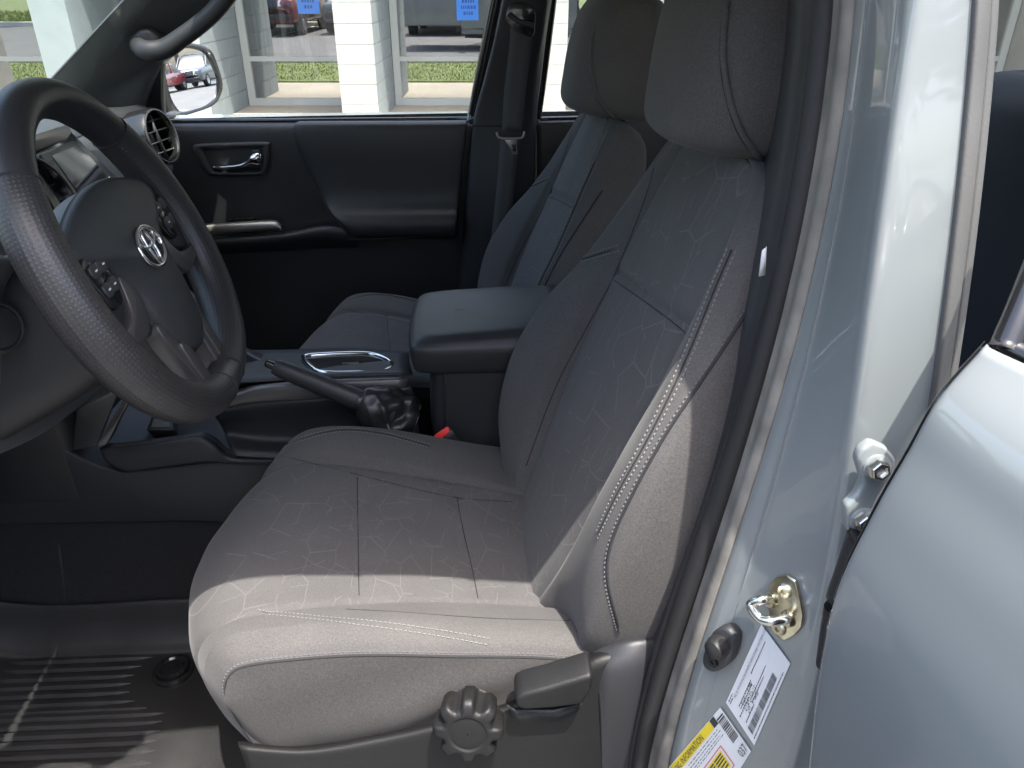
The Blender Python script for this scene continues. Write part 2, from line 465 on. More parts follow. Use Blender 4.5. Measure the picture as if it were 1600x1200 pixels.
# --- driver side B pillar, from surveyed edges (rows down the pillar, columns front to back)
BY = [0, 200, 400, 600, 800, 1000, 1200]
BX = [[1258, 1285, 1307, 1341, 1400, 1425, 1527, 1553],
      [1233, 1263, 1283, 1313, 1380, 1398, 1515, 1545],
      [1197, 1226, 1248, 1286, 1354, 1372, 1497, 1522],
      [1152, 1178, 1203, 1229, 1313, 1340, 1462, 1487],
      [1083, 1102, 1133, 1163, 1284, 1311, 1428, 1452],
      [1016, 1036, 1072, 1100, 1252, 1285, 1392, 1412],
      [968, 988, 1016, 1046, 1204, 1240, 1342, 1362]]
BD = [.600, .562, .540, .515, .450, .436, .430, .452]
BT = [.036, .026, .016, .006, 0, 0, 0]
rows = [[at(BX[r][c], BY[r], BD[c] + BT[r]) for c in range(8)] for r in range(7)]
def ext(a, b, z):
    a, b = np.array(a), np.array(b)
    return a + (a - b) * ((z - a[2]) / (a[2] - b[2]))
top = [ext(rows[0][c], rows[1][c], 1.60) for c in range(8)]
low = [ext(rows[6][c], rows[5][c], .52) for c in range(8)]
PIL = np.array([top] + rows + [low])          # (9, 8, 3)
zs_ = np.linspace(1.60, .50, 23)
P2 = np.zeros((23, 8, 3))
for c in range(8):                            # fair the measured edges into smooth curves
    R_ = np.array([rows[r][c] for r in range(7)])
    for ax_ in (0, 1):
        P2[:, c, ax_] = np.polyval(np.polyfit(R_[:, 2] - 1.1, R_[:, ax_], 2 if ax_ else 3), np.clip(zs_, R_[:, 2].min() - .1, R_[:, 2].max() + .06) - 1.1)
    P2[:, c, 2] = zs_
PIL = P2

def pcol(c0, c1, k):
    return PIL[:, c0] * (1 - k) + PIL[:, c1] * k

# painted skin: jamb, rounded corner, outer face
cols = [pcol(3, 3, 0), pcol(3, 4, .04), pcol(3, 4, .20), pcol(3, 4, .24), pcol(3, 4, .28), pcol(3, 4, .60), pcol(3, 4, .92), pcol(4, 5, .25), pcol(4, 5, .75), pcol(5, 6, .08),
        pcol(5, 6, .35), pcol(5, 6, .7), pcol(5, 6, .97), pcol(6, 6, 0)]
net = np.stack(cols, 1)
net[:, 0, 1] += .012
fz_ = np.clip((zs_ - 1.0) / .06, 0, 1)[:, None]
net[:, 3] += np.array([-.0004, -.0008, 0]) * fz_
net[:, 2] += np.array([.0008, .0008, 0]) * fz_; net[:, 4] += np.array([.0008, .0008, 0]) * fz_
PILG = loft(net, 4, 5)
gmesh('b_pillar', PILG, PAINT, truck, flip=True, label='pale grey painted door pillar, glossy, facing the open front door')
# flange band, seal, trim
net = np.stack([pcol(2, 2, 0) + [0, .012, 0], pcol(2, 3, .1), pcol(2, 3, .5), pcol(2, 3, .9), pcol(3, 3, 0) + [0.002, .012, 0]], 1)
net[:, 2] += np.array([-.004, -.004, 0])
gmesh('pillar_flange', loft(net, 8, 4), BAND, truck, flip=True)
sealp = pcol(1, 2, .5)
wid = np.full(len(PIL), .0098)
tube('door_seal', sealp + np.array([0, .004, 0]), wid, RUBB, truck, ns=14, sub=8)
tube('door_seal', pcol(1, 2, .12) + np.array([-.002, .006, 0]), wid * .42, RUBB, truck, ns=10, sub=8)
net = np.stack([pcol(0, 0, 0) + [.02, .09, 0], pcol(0, 0, 0) + [.0, .02, 0], pcol(0, 0, 0), pcol(0, 1, .6), pcol(1, 1, 0) + [.004, .004, 0]], 1)
gmesh('pillar_trim', loft(net, 8, 4), PLAS2, truck, flip=True)
net = np.stack([pcol(6, 6, -0.0) + [-.004, .006, 0], pcol(6, 6, 0) + [-.003, -.003, 0], pcol(6, 7, .15) + [0, -.004, 0], pcol(6, 7, .45) + [0, -.004, 0], pcol(6, 7, .55) + [0, .001, 0], pcol(6, 7, .7) + [0, -.003, 0], pcol(7, 7, 0), pcol(7, 7, 0) + [.004, .05, 0]], 1)
gmesh('rear_door_seal', loft(net, 8, 4), SEALG, truck, flip=True)
# inner back of the pillar so that it is a solid body
net = np.stack([pcol(7, 7, 0) + [.004, .05, 0], pcol(7, 7, 0) + [-.02, .20, 0], pcol(0, 0, 0) + [.05, .20, 0], pcol(0, 0, 0) + [.02, .09, 0]], 1)
gmesh('pillar_inner', loft(net, 3, 2), PLAS, truck, flip=True)

# jamb plane for the things fixed on it
def zcol(c, z): return np.array([np.interp(-z, -zs_, c[:, k]) for k in range(3)])
JA, JB, JC = zcol(pcol(3, 4, .40), 1.0), zcol(pcol(3, 4, .92), 1.0), zcol(pcol(3, 4, .40), .84)
JN = np.cross(JB - JA, JC - JA); JN /= np.linalg.norm(JN)
if np.dot(JN, CP - JA) < 0: JN = -JN
from mathutils.bvhtree import BVHTree
PILT_ = BVHTree.FromPolygons([tuple(v) for v in PILG.reshape(-1, 3)], gridfaces(*PILG.shape[:2]))
def jp(px, py, lift=0.0):
    r = ray(px, py); hit = PILT_.ray_cast(Vector(CP), Vector(r / np.linalg.norm(r)), 5.0)
    p = onplane(px, py, JA, JN) if hit[0] is None else np.array(hit[0])
    rh = r / np.linalg.norm(r)
    return p - rh * ((lift + .0004) / abs(np.dot(rh, JN)))
def zj(x, y): return (1000 + x / 3.4286, 850 + y / 3.4286)       # enlargement of the jamb region
def jz(x, y, lift=0.0): return jp(*zj(x, y), lift)

# striker: plate, two screws, bent loop
st = prism('striker_plate', [jz(*p, .004) for p in [(690, 215), (725, 180), (785, 165), (830, 200), (855, 290), (872, 390), (862, 450), (828, 490), (770, 520), (735, 505), (700, 430), (680, 330)]], -JN * .004, ZINC, truck, bevel=.0015)
lp = [jz(700, 300, .004), jz(690, 300, .012), jz(655, 296, .022), jz(600, 318, .026), jz(600, 345, .027), jz(640, 395, .026), jz(700, 412, .024), jz(770, 402, .014), jz(795, 398, .004)]
tube('striker_loop', lp, .0042, STEEL, st, ns=12, sub=6)
for x, y in ((778, 250), (745, 450)):
    lathe('screw', jz(x, y, .004), JN, [(.0068, 0), (.0068, .0015), (.0052, .003), (.0022, .003), (.0018, .0012)], ZINC, st, ns=20)
for x, y in ((705, 300), (795, 400)):
    lathe('collar', jz(x, y, .004), JN, [(.0072, 0), (.0066, .003), (.0045, .005)], ZINC, st, ns=16)
# courtesy switch
sw = prism('door_switch', smoothpoly([jz(*p, .012) for p in [(390, 470), (450, 450), (495, 490), (500, 550), (470, 640), (400, 690), (345, 670), (330, 620), (350, 540)]], 4), -JN * .014, PLAS2, truck, bevel=.003)
lathe('plunger', jz(432, 540, .012), JN, [(.0105, 0), (.0105, .006), (.0085, .012), (.004, .0145), (.001, .015)], RUBB, sw, ns=20)
lathe('switch_screw', jz(392, 632, .012), JN, [(.0055, 0), (.005, .0015), (.002, .0015), (.0018, .0004)], GLOSSB, sw, ns=16)

# certification label: white plate with print and a bar code
LQ = [(650, 430), (805, 640), (612, 1080), (460, 850)]
def lq(u, v, Q=LQ, lift=.0015):      # u along the long edge (bottom-left to top-right), v across
    a, b, c, d = [np.array(p, float) for p in Q]
    p = (d * (1 - u) + a * u) * (1 - v) + (c * (1 - u) + b * u) * v
    return jz(p[0], p[1], lift)
def labelgrid(name, Q, m, label):
    G_ = np.array([[lq(u, v, Q, .0010) for v in np.linspace(0, 1, 12)] for u in np.linspace(0, 1, 20)])
    return gmesh(name, G_, m, truck, label=label)
def printbars(name, segs, m, parent, Q=LQ, lift=.0015, kind='stuff'):
    V, F = [], []
    fine_ = []
    for u0, u1, v0, v1 in segs:
        n_u, n_v = max(1, int(abs(u1 - u0) / .05)), max(1, int(abs(v1 - v0) / .09))
        for a in range(n_u):
            for c in range(n_v):
                fine_.append((u0 + (u1 - u0) * a / n_u, u0 + (u1 - u0) * (a + 1) / n_u, v0 + (v1 - v0) * c / n_v, v0 + (v1 - v0) * (c + 1) / n_v))
    segs = fine_
    for u0, u1, v0, v1 in segs:
        b = len(V)
        V += [lq(u0, v0, Q, lift), lq(u1, v0, Q, lift), lq(u1, v1, Q, lift), lq(u0, v1, Q, lift)]; F.append((b, b + 1, b + 2, b + 3))
    return mk(name, V, F, m, parent, smooth=False, kind=kind)
lab = labelgrid('certification_label', LQ, LABELW, label='white certification sticker with black print and bar code')
segs = []
u = .06
while u < .74:
    w = random.choice([.004, .004, .008, .011]); segs.append((u, u + w, .70, .86)); u += w + random.choice([.005, .006, .009])
printbars('bar_code', segs, INK, lab)
segs = []
for v, u0, u1 in ((.04, .04, .14), (.09, .04, .12), (.30, .12, .46), (.36, .12, .44), (.42, .05, .30), (.48, .30, .72), (.54, .30, .62), (.60, .08, .30), (.24, .5, .9), (.92, .05, .86)):
    u = u0
    while u < u1:
        w = random.uniform(.008, .03); segs.append((u, min(u + w, u1), v, v + .022)); u += w + .009
printbars('print', segs, INK, lab)
blotch = [(random.uniform(.16, .44), 0, random.uniform(.3, .6), 0) for _ in range(150)]
printbars('print', [(a, a + .010, c, c + .012) for a, _, c, _ in blotch], INK, lab)
TQ = [(430, 875), (595, 1110), (265, 1640), (40, 1330)]
tire = labelgrid('tyre_label', TQ, LABELW, label='white and yellow tyre and loading sticker marked 037')
printbars('yellow_strip', [(.02, .84, -.0 + .01, .17)], LABELY, tire, TQ, .0016, None)
printbars('header_bar', [(.845, .90, .01, .17)], INK, tire, TQ, .0016, None)
segs = []; v = .10
while v < .62:
    w = random.choice([.012, .02, .03]); segs.append((.905, .985, v, v + w)); v += w + random.choice([.012, .02])
printbars('bar_code', segs, INK, tire, TQ)
printbars('red_frame', [(.50, .80, .45, .465), (.50, .80, .86, .875), (.50, .508, .45, .875), (.792, .80, .45, .875), (.10, .50, .40, .412)], LABELR, tire, TQ, .0017, None)
printbars('yellow_panel', [(.53, .77, .50, .82)], LABELY, tire, TQ, .0016, None)
printbars('print', [(u, u + .05, v, v + .028) for u in (.54, .60, .66, .71) for v in (.53, .58, .63, .69, .75)] + [(random.uniform(.1, .8), 0, 0, 0) for _ in range(0)], INK, tire, TQ, .0019)
segs = []
for v in (.22, .27, .32, .36):
    u = .45
    while u < .85:
        w = random.uniform(.01, .04); segs.append((u, u + w, v, v + .012)); u += w + .012
printbars('print', segs, INK, tire, TQ)

def lettering(name, txt, Q, u, v, size, m, parent, lift=.0034):
    """flat type laid on a label; baseline runs along the label's long edge"""
    o0, ou, ov = lq(u, v, Q, lift), lq(u + .05, v, Q, lift), lq(u, v + .05, Q, lift)
    ex = (ou - o0) / np.linalg.norm(ou - o0); nz = JN; ey = np.cross(nz, ex)
    c = bpy.data.curves.new(name, 'FONT'); c.body = txt; c.size = size; c.resolution_u = 2
    c.materials.append(m)
    tmp = bpy.data.objects.new('type_source', c)
    me = bpy.data.meshes.new_from_object(tmp); bpy.data.objects.remove(tmp); bpy.data.curves.remove(c)
    for v_ in me.vertices:                       # lay each outline point on the curved jamb
        w_ = o0 + ex * v_.co.x + ey * v_.co.y
        d_ = w_ - CP; dd = d_ @ FW
        v_.co = Vector(jp(800 + FPX * (d_ @ RT) / dd, 600 + FPX * (d_ @ DN) / dd, .0030) - OFF[parent.name])
    me.update()
    o = bpy.data.objects.new(name, me); COL.objects.link(o); o.parent = parent
    OFF[o.name] = OFF[parent.name]
    return o
    M = Matrix.Identity(4)
    for i in range(3):
        M[i][0], M[i][1], M[i][2] = ex[i], ey[i], nz[i]
        M[i][3] = (o0 - OFF[parent.name])[i]
    o.matrix_local = M
    OFF[o.name] = OFF[parent.name]
    return o
lettering('lettering', 'TIRE AND LOADING INFORMATION', TQ, .05, .15, .0085, INK, tire)
lettering('lettering', '037', TQ, .90, .93, .0105, INK, tire)
lettering('lettering', 'MFD. BY TOYOTA MOTOR MANUFACTURING DE BAJA CALIFORNIA, S DE RL DE CV', LQ, .14, .16, .0029, INK, lab)

# rear door hinge on the pillar: pressed bracket with two hexagon bolts
HP = at(1360, 760, .424); HN = np.array([.05, -1, .12]); HN /= np.linalg.norm(HN)
def zh(x, y): return (1200 + x / 4, 600 + y / 4)
def hz(x, y, lift=0.0): return onplane(*zh(x, y), HP + HN * lift, HN)
hb = prism('hinge_bracket', [hz(*p, .009) for p in [(560, 480), (590, 410), (660, 360), (740, 390), (810, 470), (800, 560), (750, 640), (700, 720), (660, 800), (620, 900), (590, 990), (540, 980), (495, 900), (490, 770), (560, 700), (600, 620)]], -HN * .01, PAINT, truck, bevel=.004, seg=3)
for x, y in ((675, 520), (592, 850)):
    lathe('hinge_washer', hz(x, y, .009), HN, [(.0098, 0), (.0098, .002), (.007, .003)], PAINT, hb, ns=24)
    lathe('hinge_bolt', hz(x, y, .012), HN, [(.0072, 0), (.0072, .006), (.0062, .0075), (.0046, .0078), (.0042, .0045)], STEEL, hb, ns=6)

# roof, rails, front pillars, headliner, windscreen
RX = [-.42, -.2, .3, .9, 1.35]
prof = [(.500, 1.605), (.493, 1.635), (.525, 1.67), (.66, 1.70), (1.19, 1.715), (1.72, 1.70), (1.865, 1.67), (1.902, 1.635), (1.895, 1.60)]
dz = [-.03, 0, .01, .005, -.02]
RX = [-.44] + RX; dz = [-.045] + dz
def rx(i, y): return RX[i] if i > 0 else -.44 - .18 * max(0, 1 - ((y - 1.19) / .7) ** 2)
def rz(i, y, z): return z + dz[i] if i > 0 else min(z + dz[i], z - .045 + .02 * max(0, 1 - ((y - 1.19) / .7) ** 2))
G = loft(np.array([[(rx(i, y), y, rz(i, y, z)) for y, z in prof] for i in range(6)]), 6, 5)
gmesh('roof_panel', G, PAINT, truck, flip=True)
profh = [(.515, 1.585), (.62, 1.615), (1.19, 1.645), (1.76, 1.615), (1.865, 1.585)]
G = loft(np.array([[(rx(i, y), y, rz(i, y, z)) for y, z in profh] for i in range(6)]), 6, 5)
gmesh('headliner', G, HEADL, truck)
rail = [(-.88, .44, 1.19), (-.64, .475, 1.39), (-.44, .517, 1.55), (-.2, .528, 1.598), (.3, .528, 1.612), (.9, .528, 1.608), (1.35, .51, 1.56), (1.5, .49, 1.3)]
tube('roof_rail', rail, [.035, .034, .032, .030, .030, .030, .034, .045], PAINT, truck, ns=14)
def mirY(p): return (p[0], 2.38 - p[1], p[2])
tube('roof_rail', [mirY(p) for p in rail], [.035, .034, .032, .030, .030, .030, .034, .045], PAINT, truck, ns=14)
WS = np.array([[(-.90, .46, 1.185), (-1.04, .8, 1.19), (-1.09, 1.19, 1.19), (-1.04, 1.58, 1.19), (-.90, 1.92, 1.185)],
               [(-.66, .49, 1.38), (-.82, .82, 1.40), (-.86, 1.19, 1.405), (-.82, 1.56, 1.40), (-.66, 1.89, 1.38)],
               [(-.43, .51, 1.555), (-.57, .85, 1.605), (-.61, 1.19, 1.615), (-.57, 1.53, 1.605), (-.43, 1.87, 1.555)]])
gmesh('windshield', loft(WS, 6, 6), WSHIELD, truck)
tube('windshield_header', [(-.43, .51, 1.565), (-.57, .85, 1.625), (-.61, 1.19, 1.64), (-.57, 1.53, 1.625), (-.43, 1.87, 1.565)], .028, PLAS, truck)
# bonnet, front wings and engine-bay bulkhead
G = loft(np.array([[(-1.02, .42, 1.10), (-1.12, .8, 1.15), (-1.15, 1.19, 1.16), (-1.12, 1.58, 1.15), (-1.02, 1.96, 1.10)],
                   [(-1.6, .36, 1.07), (-1.6, .8, 1.13), (-1.6, 1.19, 1.14), (-1.6, 1.58, 1.13), (-1.6, 2.02, 1.07)],
                   [(-2.2, .40, .98), (-2.25, .8, 1.06), (-2.27, 1.19, 1.07), (-2.25, 1.58, 1.06), (-2.2, 1.98, .98)]]), 5, 5)
gmesh('bonnet', G, PAINT, truck, thick=-.02)
mk('bulkhead', [(-1.12, .40, .35), (-1.12, 1.98, .35), (-1.12, 1.98, 1.17), (-1.12, .40, 1.17)], [(0, 1, 2, 3)], PLAS, truck, smooth=False)
for y0, y1 in ((.30, .40), (1.98, 2.08)):
    box('front_wing', (-2.25, y0, .5), (-1.0, y1, 1.06), PAINT, truck, bevel=.03, seg=4)
# sills and lower body
box('rocker_sill', (-1.0, .33, .33), (1.4, .49, .455), PAINT, truck, bevel=.02, seg=3)
box('sill_plate', (-.9, .40, .4555), (.22, .53, .468), PLAS, truck, bevel=.006)
box('rocker_sill', (-1.0, 1.93, .33), (1.4, 2.05, .455), PAINT, truck, bevel=.02, seg=3)
# rear wall of the cab with its window
for nm, lo, hi, m_ in (('rear_wall', (1.46, .47, .4), (1.5, 1.91, 1.12), PLAS), ('rear_wall', (1.44, .47, 1.5), (1.5, 1.91, 1.62), PLAS), ('rear_wall', (1.46, .47, 1.12), (1.5, .62, 1.5), PLAS), ('rear_wall', (1.46, 1.76, 1.12), (1.5, 1.91, 1.5), PLAS)):
    box(nm, lo, hi, m_, truck, bevel=.01)
mk('rear_window', [(1.48, .62, 1.12), (1.48, 1.76, 1.12), (1.48, 1.76, 1.5), (1.48, .62, 1.5)], [(0, 1, 2, 3)], PRIV, truck, smooth=False)

# floor carpets
def carpet(name, ys, sgn):
    rowsX = [(1.45, 0), (.4, 0), (0, 0), (-.5, 0), (-.80, .01), (-.95, .09), (-1.10, .36)]
    ny = [(ys[0], .0), (ys[0] + sgn * .04, 0), (ys[1] - sgn * .1, 0), (ys[1] - sgn * .03, .012), (ys[1], .09), (ys[1] + sgn * .01, .36)]
    net = np.array([[(x, y, .405 + max(dx, dy)) for y, dy in ny] for x, dx in rowsX])
    return gmesh(name, loft(net, 8, 8), CARPET, truck, flip=sgn > 0)
carpet('carpet', (.50, 1.075), 1)
carpet('carpet', (1.90, 1.305), -1)

# ================================================================== rubber floor mat
fm = thing('floor_mat', 'black ribbed rubber floor mat in the footwell before the seat', 'floor mat', (-.6, .8, .41))
rowsX = [-.20, -.30, -.55, -.8, -.92, -1.02]
net = np.array([[(x, y, z + (0 if x > -.85 else (.05 if x > -1 else .17))) for y, z in ((.53, .435), (.55, .420), (.70, .418), (.97, .418), (1.015, .424), (1.04, .45), (1.058, .492), (1.066, .494), (1.068, .485))] for x in rowsX])
gmesh('tray', loft(net, 6, 6), MATR, fm, flip=True, thick=.004)
ends = [(283, 1007), (238, 1023), (220, 1037), (209, 1051), (204, 1064), (202, 1077), (209, 1091), (229, 1102), (257, 1110), (253, 1123), (250, 1138), (247, 1153), (243, 1169), (238, 1188), (232, 1206), (226, 1224)]
for ex, ey in ends:
    a = at(ex, ey, Z=.424); x1 = -.86
    V, F = [], []
    for x, w, h in ((a[0], .0006, .0004), (a[0] - .02, .0055, .004), (a[0] - .06, .0075, .0052), (x1 + .05, .0075, .0052), (x1, .001, .001)):
        y = a[1] + .03 * (a[0] - x) * .0
        V += [(x, y - w, .4185), (x, y - w * .45, .4185 + h), (x, y + w * .45, .4185 + h), (x, y + w, .4185)]
    for i in range(4):
        for j in range(3): F.append((4 * i + j, 4 * i + 4 + j, 4 * i + 5 + j, 4 * i + 1 + j))
    mk('rib', V, F, MATR, fm, smooth=False)
fc = at(271, 1048, Z=.42)
fa = lathe('fastener', fc, (0, 0, 1), [(.034, -.002), (.034, .003), (.029, .006), (.026, .004), (.026, .010), (.020, .012), (.017, .009), (.009, .009), (.008, .013), (.004, .013)], GLOSSB, fm, ns=32)

# ================================================================== open rear door
rd = thing('rear_door', 'open grey rear door swung out, its glossy outer skin nearest the camera', 'car door', (.3, .3, .45))
EP = [(1255, 1290, .36), (1265, 1205, .36), (1283, 1050, .36), (1310, 920, .36), (1368, 797, .36), (1420, 706, .36), (1466, 625, .361), (1540, 541, .364)]
E0 = np.array([at(*p) for p in EP])
E0 = np.concatenate([[E0[0] + (0, .0, -.25)], [E0[0] + (0, 0, -.1)], E0])
TH = math.radians(80)
dx = np.array([math.cos(TH), -math.sin(TH), 0]); dn = np.array([-math.sin(TH), -math.cos(TH), 0])
cols = []
bul = np.interp(E0[:, 2], [.5, .75, .95, 1.1, 1.22, 1.28, 1.31], [-.03, -.008, -.004, 0, .001, .0, -.005])
for s, k in ((0, -.006), (.003, -.001), (.010, .001), (.05, .002), (.15, .003), (.35, .004), (.7, .005), (1.0, .005)):
    c = E0 + dx * s + dn * k + dn[None] * bul[:, None] * min(1, s / .05)
    c[:, 2] += (.03 * s) * (E0[:, 2] > 1.15)
    cols.append(c)
gmesh('door_skin', loft(np.stack(cols, 1), 6, 6), PAINT, rd, flip=False, thick=.003)
# belt top, inner side and frame
ET = E0[-1]
tube('belt_seal', [ET + dn * -.010 + dx * .004 + (0, 0, .001), ET + dn * -.008 + dx * .2 + (0, 0, .008), ET + dn * -.006 + dx * .9 + (0, 0, .03)], .005, GLOSSB, rd)
tube('edge_seal', E0 + dn * -.004 - dx * .001, .0036, GLOSSB, rd, ns=10)
inner = np.stack([E0 + dn * -.010 + dx * .003, E0 + dn * -.12 + dx * .02, E0 + dn * -.13 + dx * .4, E0 + dn * -.13 + dx * 1.0], 1)
gmesh('inner_panel', loft(inner, 3, 4), PLAS, rd, flip=True)
F0 = np.array([ET, at(1570, 470, .375), at(1600, 392, .39), at(1640, 290, .41), at(1672, 190, .43)])
tube('window_frame', F0 + dn * -.006 + dx * .006, .0075, GLOSSB, rd, ns=10)
gl = np.stack([F0 + dn * -.008 + dx * .008, F0 + dn * -.010 + dx * .5, F0 + dn * -.012 + dx * .95], 1)
gmesh('window_glass', loft(gl, 3, 3), RDGLASS, rd)
tube('cable_boot', [at(1352, 840, .40), at(1330, 890, .40), at(1308, 950, .40), at(1292, 1040, .40)], [.012, .010, .009, .008], SOFT, rd, ns=12)

# ================================================================== rear bench behind the pillar
rs = thing('rear_bench_seat', 'dark rear bench seat glimpsed behind the door pillar', 'seat', (1.1, 1.19, .41))
zt = at(1550, 152, X=1.02)[2]
net = np.array([[(x, y, z) for x, z in ((1.38, zt - .03), (1.22, zt + .02), (1.08, zt - .01), (1.03, zt - .08), (1.0, zt - .25), (.94, .78), (.92, .70))] for y in (.56, .60, .75, 1.0, 1.19, 1.4, 1.63, 1.78, 1.82)])
net[0, :, 0] += .05; net[-1, :, 0] += .05
net[4, :, 0] += .015
gmesh('backrest', loft(net, 5, 5), DARKC, rs, flip=True)
net = np.array([[(x, y, z) for x, z in ((1.0, .74), (.8, .74), (.62, .75), (.56, .71), (.56, .60), (.60, .45))] for y in (.56, .62, .9, 1.19, 1.5, 1.76, 1.82)])
gmesh('cushion', loft(net, 5, 5), DARKC, rs, flip=True)

# ================================================================== open front door, standing just outside the picture to the left
fd = thing('front_door', 'open grey front door standing left of the seat, its black trim facing in', 'car door', (-.88, .36, .45))
T2 = math.radians(72)
ex, en_ = np.array([math.cos(T2), -math.sin(T2), 0]), np.array([-math.sin(T2), -math.cos(T2), 0])
H0 = np.array([-.90, .33, 0.0])
def fdp(s, z, k=0.0): return H0 + ex * s + en_ * k + np.array([0, 0, z])
rowsz = [(.48, .0), (.62, .03), (.85, .04), (1.05, .045), (1.15, .03), (1.19, .0)]
gmesh('door_skin', loft(np.array([[fdp(s, z, k) for s in (0, .05, .3, .6, .9, 1.02, 1.05)] for z, k in rowsz]), 4, 3), PAINT, fd)
gmesh('door_panel', loft(np.array([[fdp(s, z, k) for s in (0.0, .05, .3, .6, .9, 1.02, 1.05)] for z, k in ((.48, -.09), (.60, -.12), (.80, -.10), (.92, -.15), (.97, -.14), (1.0, -.09), (1.15, -.08), (1.19, -.03))]), 4, 3), SOFT, fd, flip=True)
gmesh('window_glass', loft(np.array([[fdp(.04, 1.17, -.02), fdp(.5, 1.17, -.02), fdp(1.03, 1.17, -.02)], [fdp(.30, 1.37, -.06), fdp(.6, 1.38, -.06), fdp(1.03, 1.38, -.06)], [fdp(.55, 1.54, -.11), fdp(.8, 1.58, -.11), fdp(1.02, 1.58, -.11)]]), 4, 4), WINDOW, fd)
tube('window_frame', [fdp(.0, 1.18, -.02), fdp(.28, 1.38, -.06), fdp(.55, 1.56, -.11), fdp(.8, 1.60, -.11), fdp(1.02, 1.595, -.11), fdp(1.05, 1.38, -.06), fdp(1.05, 1.18, -.02)], .018, GLOSSB, fd)
tube('pull_handle', [fdp(.45, .96, -.14), fdp(.5, .97, -.17), fdp(.7, .97, -.17), fdp(.75, .96, -.14)], .012, PLAS2, fd)

# ================================================================== front seats
YS = .83
seat = thing('driver_seat', 'grey cloth front seat nearest the open door, half in sun', 'car seat', (0, YS, .41))

def pj(P):
    Q = np.asarray(P, float) - CP
    d = Q @ FW
    return np.stack([800 + FPX * (Q @ RT) / d, 600 + FPX * (Q @ DN) / d], -1)

def drape(G, pts, sub=10, N=None, sgn=None):
    """lay a line seen in the photograph onto the surface grid that carries it"""
    from mathutils.bvhtree import BVHTree
    P = smoothpoly([(x, y) for x, y in pts], sub, closed=False)
    M_, N_ = G.shape[:2]
    tree = BVHTree.FromPolygons([tuple(v) for v in G.reshape(-1, 3)], gridfaces(M_, N_, cv=N is not None))
    out, on = [], []
    for p in P:
        r = ray(*p)
        hit = tree.ray_cast(Vector(CP), Vector(r / np.linalg.norm(r)), 10.0)
        if hit[0] is None: continue
        n = np.array(hit[1])
        if np.dot(n, r) > 0: n = -n
        if out and np.linalg.norm(np.array(hit[0]) - out[-1]) > .05: continue
        out.append(np.array(hit[0])); on.append(n)
    out, on = np.array(out), np.array(on)
    for _ in range(4):
        out[1:-1] = (out[:-2] + 2 * out[1:-1] + out[2:]) / 4
        on[1:-1] = (on[:-2] + 2 * on[1:-1] + on[2:]) / 4
    return out, on

def seamline(G, pts, parent, light=None, dark=True, double=0.0, r=.0011, N=None):
    Q, n = drape(G, pts, N=N, sgn=None if N is None else 1)
    T = np.gradient(Q, axis=0); W = np.cross(T, n); W /= np.linalg.norm(W, axis=1, keepdims=True)
    if dark:
        tube('seam', (Q + n * r * .1)[::2], r, SEAM, parent, ns=6, sub=2)
    if light is not None:
        if double:
            stitches('stitching', Q + W * double, n, light, parent)
            stitches('stitching', Q - W * double, n, light, parent)
        else:
            stitches('stitching', Q + W * .003, n, light, parent)

# ---- cushion: profile front to back, swept across with raised bolsters
PX = np.array([(.20, .755), (.08, .786), (-.06, .811), (-.18, .826), (-.28, .829), (-.345, .816), (-.385, .785), (-.398, .742), (-.388, .695), (-.36, .655)])
tn = np.gradient(PX, axis=0); tn /= np.linalg.norm(tn, axis=1, keepdims=True)
pn = np.stack([tn[:, 1], -tn[:, 0]], 1)            # outward normal of the profile
fade = np.array([.7, .95, 1, 1, .9, .65, .4, .3, .2, .2])
fade_far = np.array([-.6, -.1, .5, .9, .9, .65, .4, .3, .2, .2])
shift = np.array([0, 0, 0, .008, .028, .065, .095, .115, .12, .12])
inn = np.array([.105, .112, .122, .135, .146, .15, .15, .15, .15, .15])
net = []
for i in range(10):
    row = []
    wi = inn[i]
    half = [(0, 0), (.05, .001), (wi * .78, .005), (wi, .008), (wi + .017, .020), ((wi + .235) / 2, .031), (.206, .033), (.224, .022), (.233, .006)]
    wn_ = wi + .016
    halfn = [(0, 0), (.05, .001), (wn_ * .78, .005), (wn_, .008), (wn_ + .013, .015), ((wn_ + .235) / 2, .0235), (.206, .0235), (.223, .0165), (.233, .005)]
    full = [(-w, h) for w, h in halfn[::-1]] + half[1:]
    for w, h in full:
        p = PX[i] + pn[i] * h * (fade[i] if w < 0 else fade_far[i])
        row.append((p[0] + shift[i] * (abs(w) / .232) ** 2.2, YS + w, p[1]))
    net.append(row)
net = np.array(net)
for i_, up_ in enumerate((.032, .028, .018, .007)):
    net[i_, :, 2] += up_ * np.clip((YS - .13 - net[i_, :, 1]) / .09, 0, 1)
net[:, :, 0] += .010
SU, SV = 14, 8
CG = loft(net, SU, SV)
def groove(G, d, depth=.004, width=.005, mask=None):
    n = gnormals(G); s = np.sign(np.median(n[..., 2]))
    f = np.exp(-(d / width) ** 2) * depth
    if mask is not None: f = f * mask
    return G - n * s * f[..., None]
cA, cB = 5, 11
j0, j1 = cA * SV, cB * SV
jj = np.arange(CG.shape[1])
arc = np.concatenate([np.zeros((CG.shape[0], 1)), np.cumsum(np.linalg.norm(np.diff(CG, axis=1), axis=2), 1)], 1)
for j in (j0, j1):
    CG = groove(CG, np.abs(arc - arc[:, j:j + 1]), .0045, .006)
def dl(G, a, b):
    d = (b - a)[:2]; d = d / np.linalg.norm(d); nn = np.array([-d[1], d[0]])
    return np.abs((G[..., :2] - a[:2]) @ nn)
insmask = np.zeros(CG.shape[:2]); insmask[:, j0:j1 + 1] = 1; insmask *= (CG[..., 2] > .78)
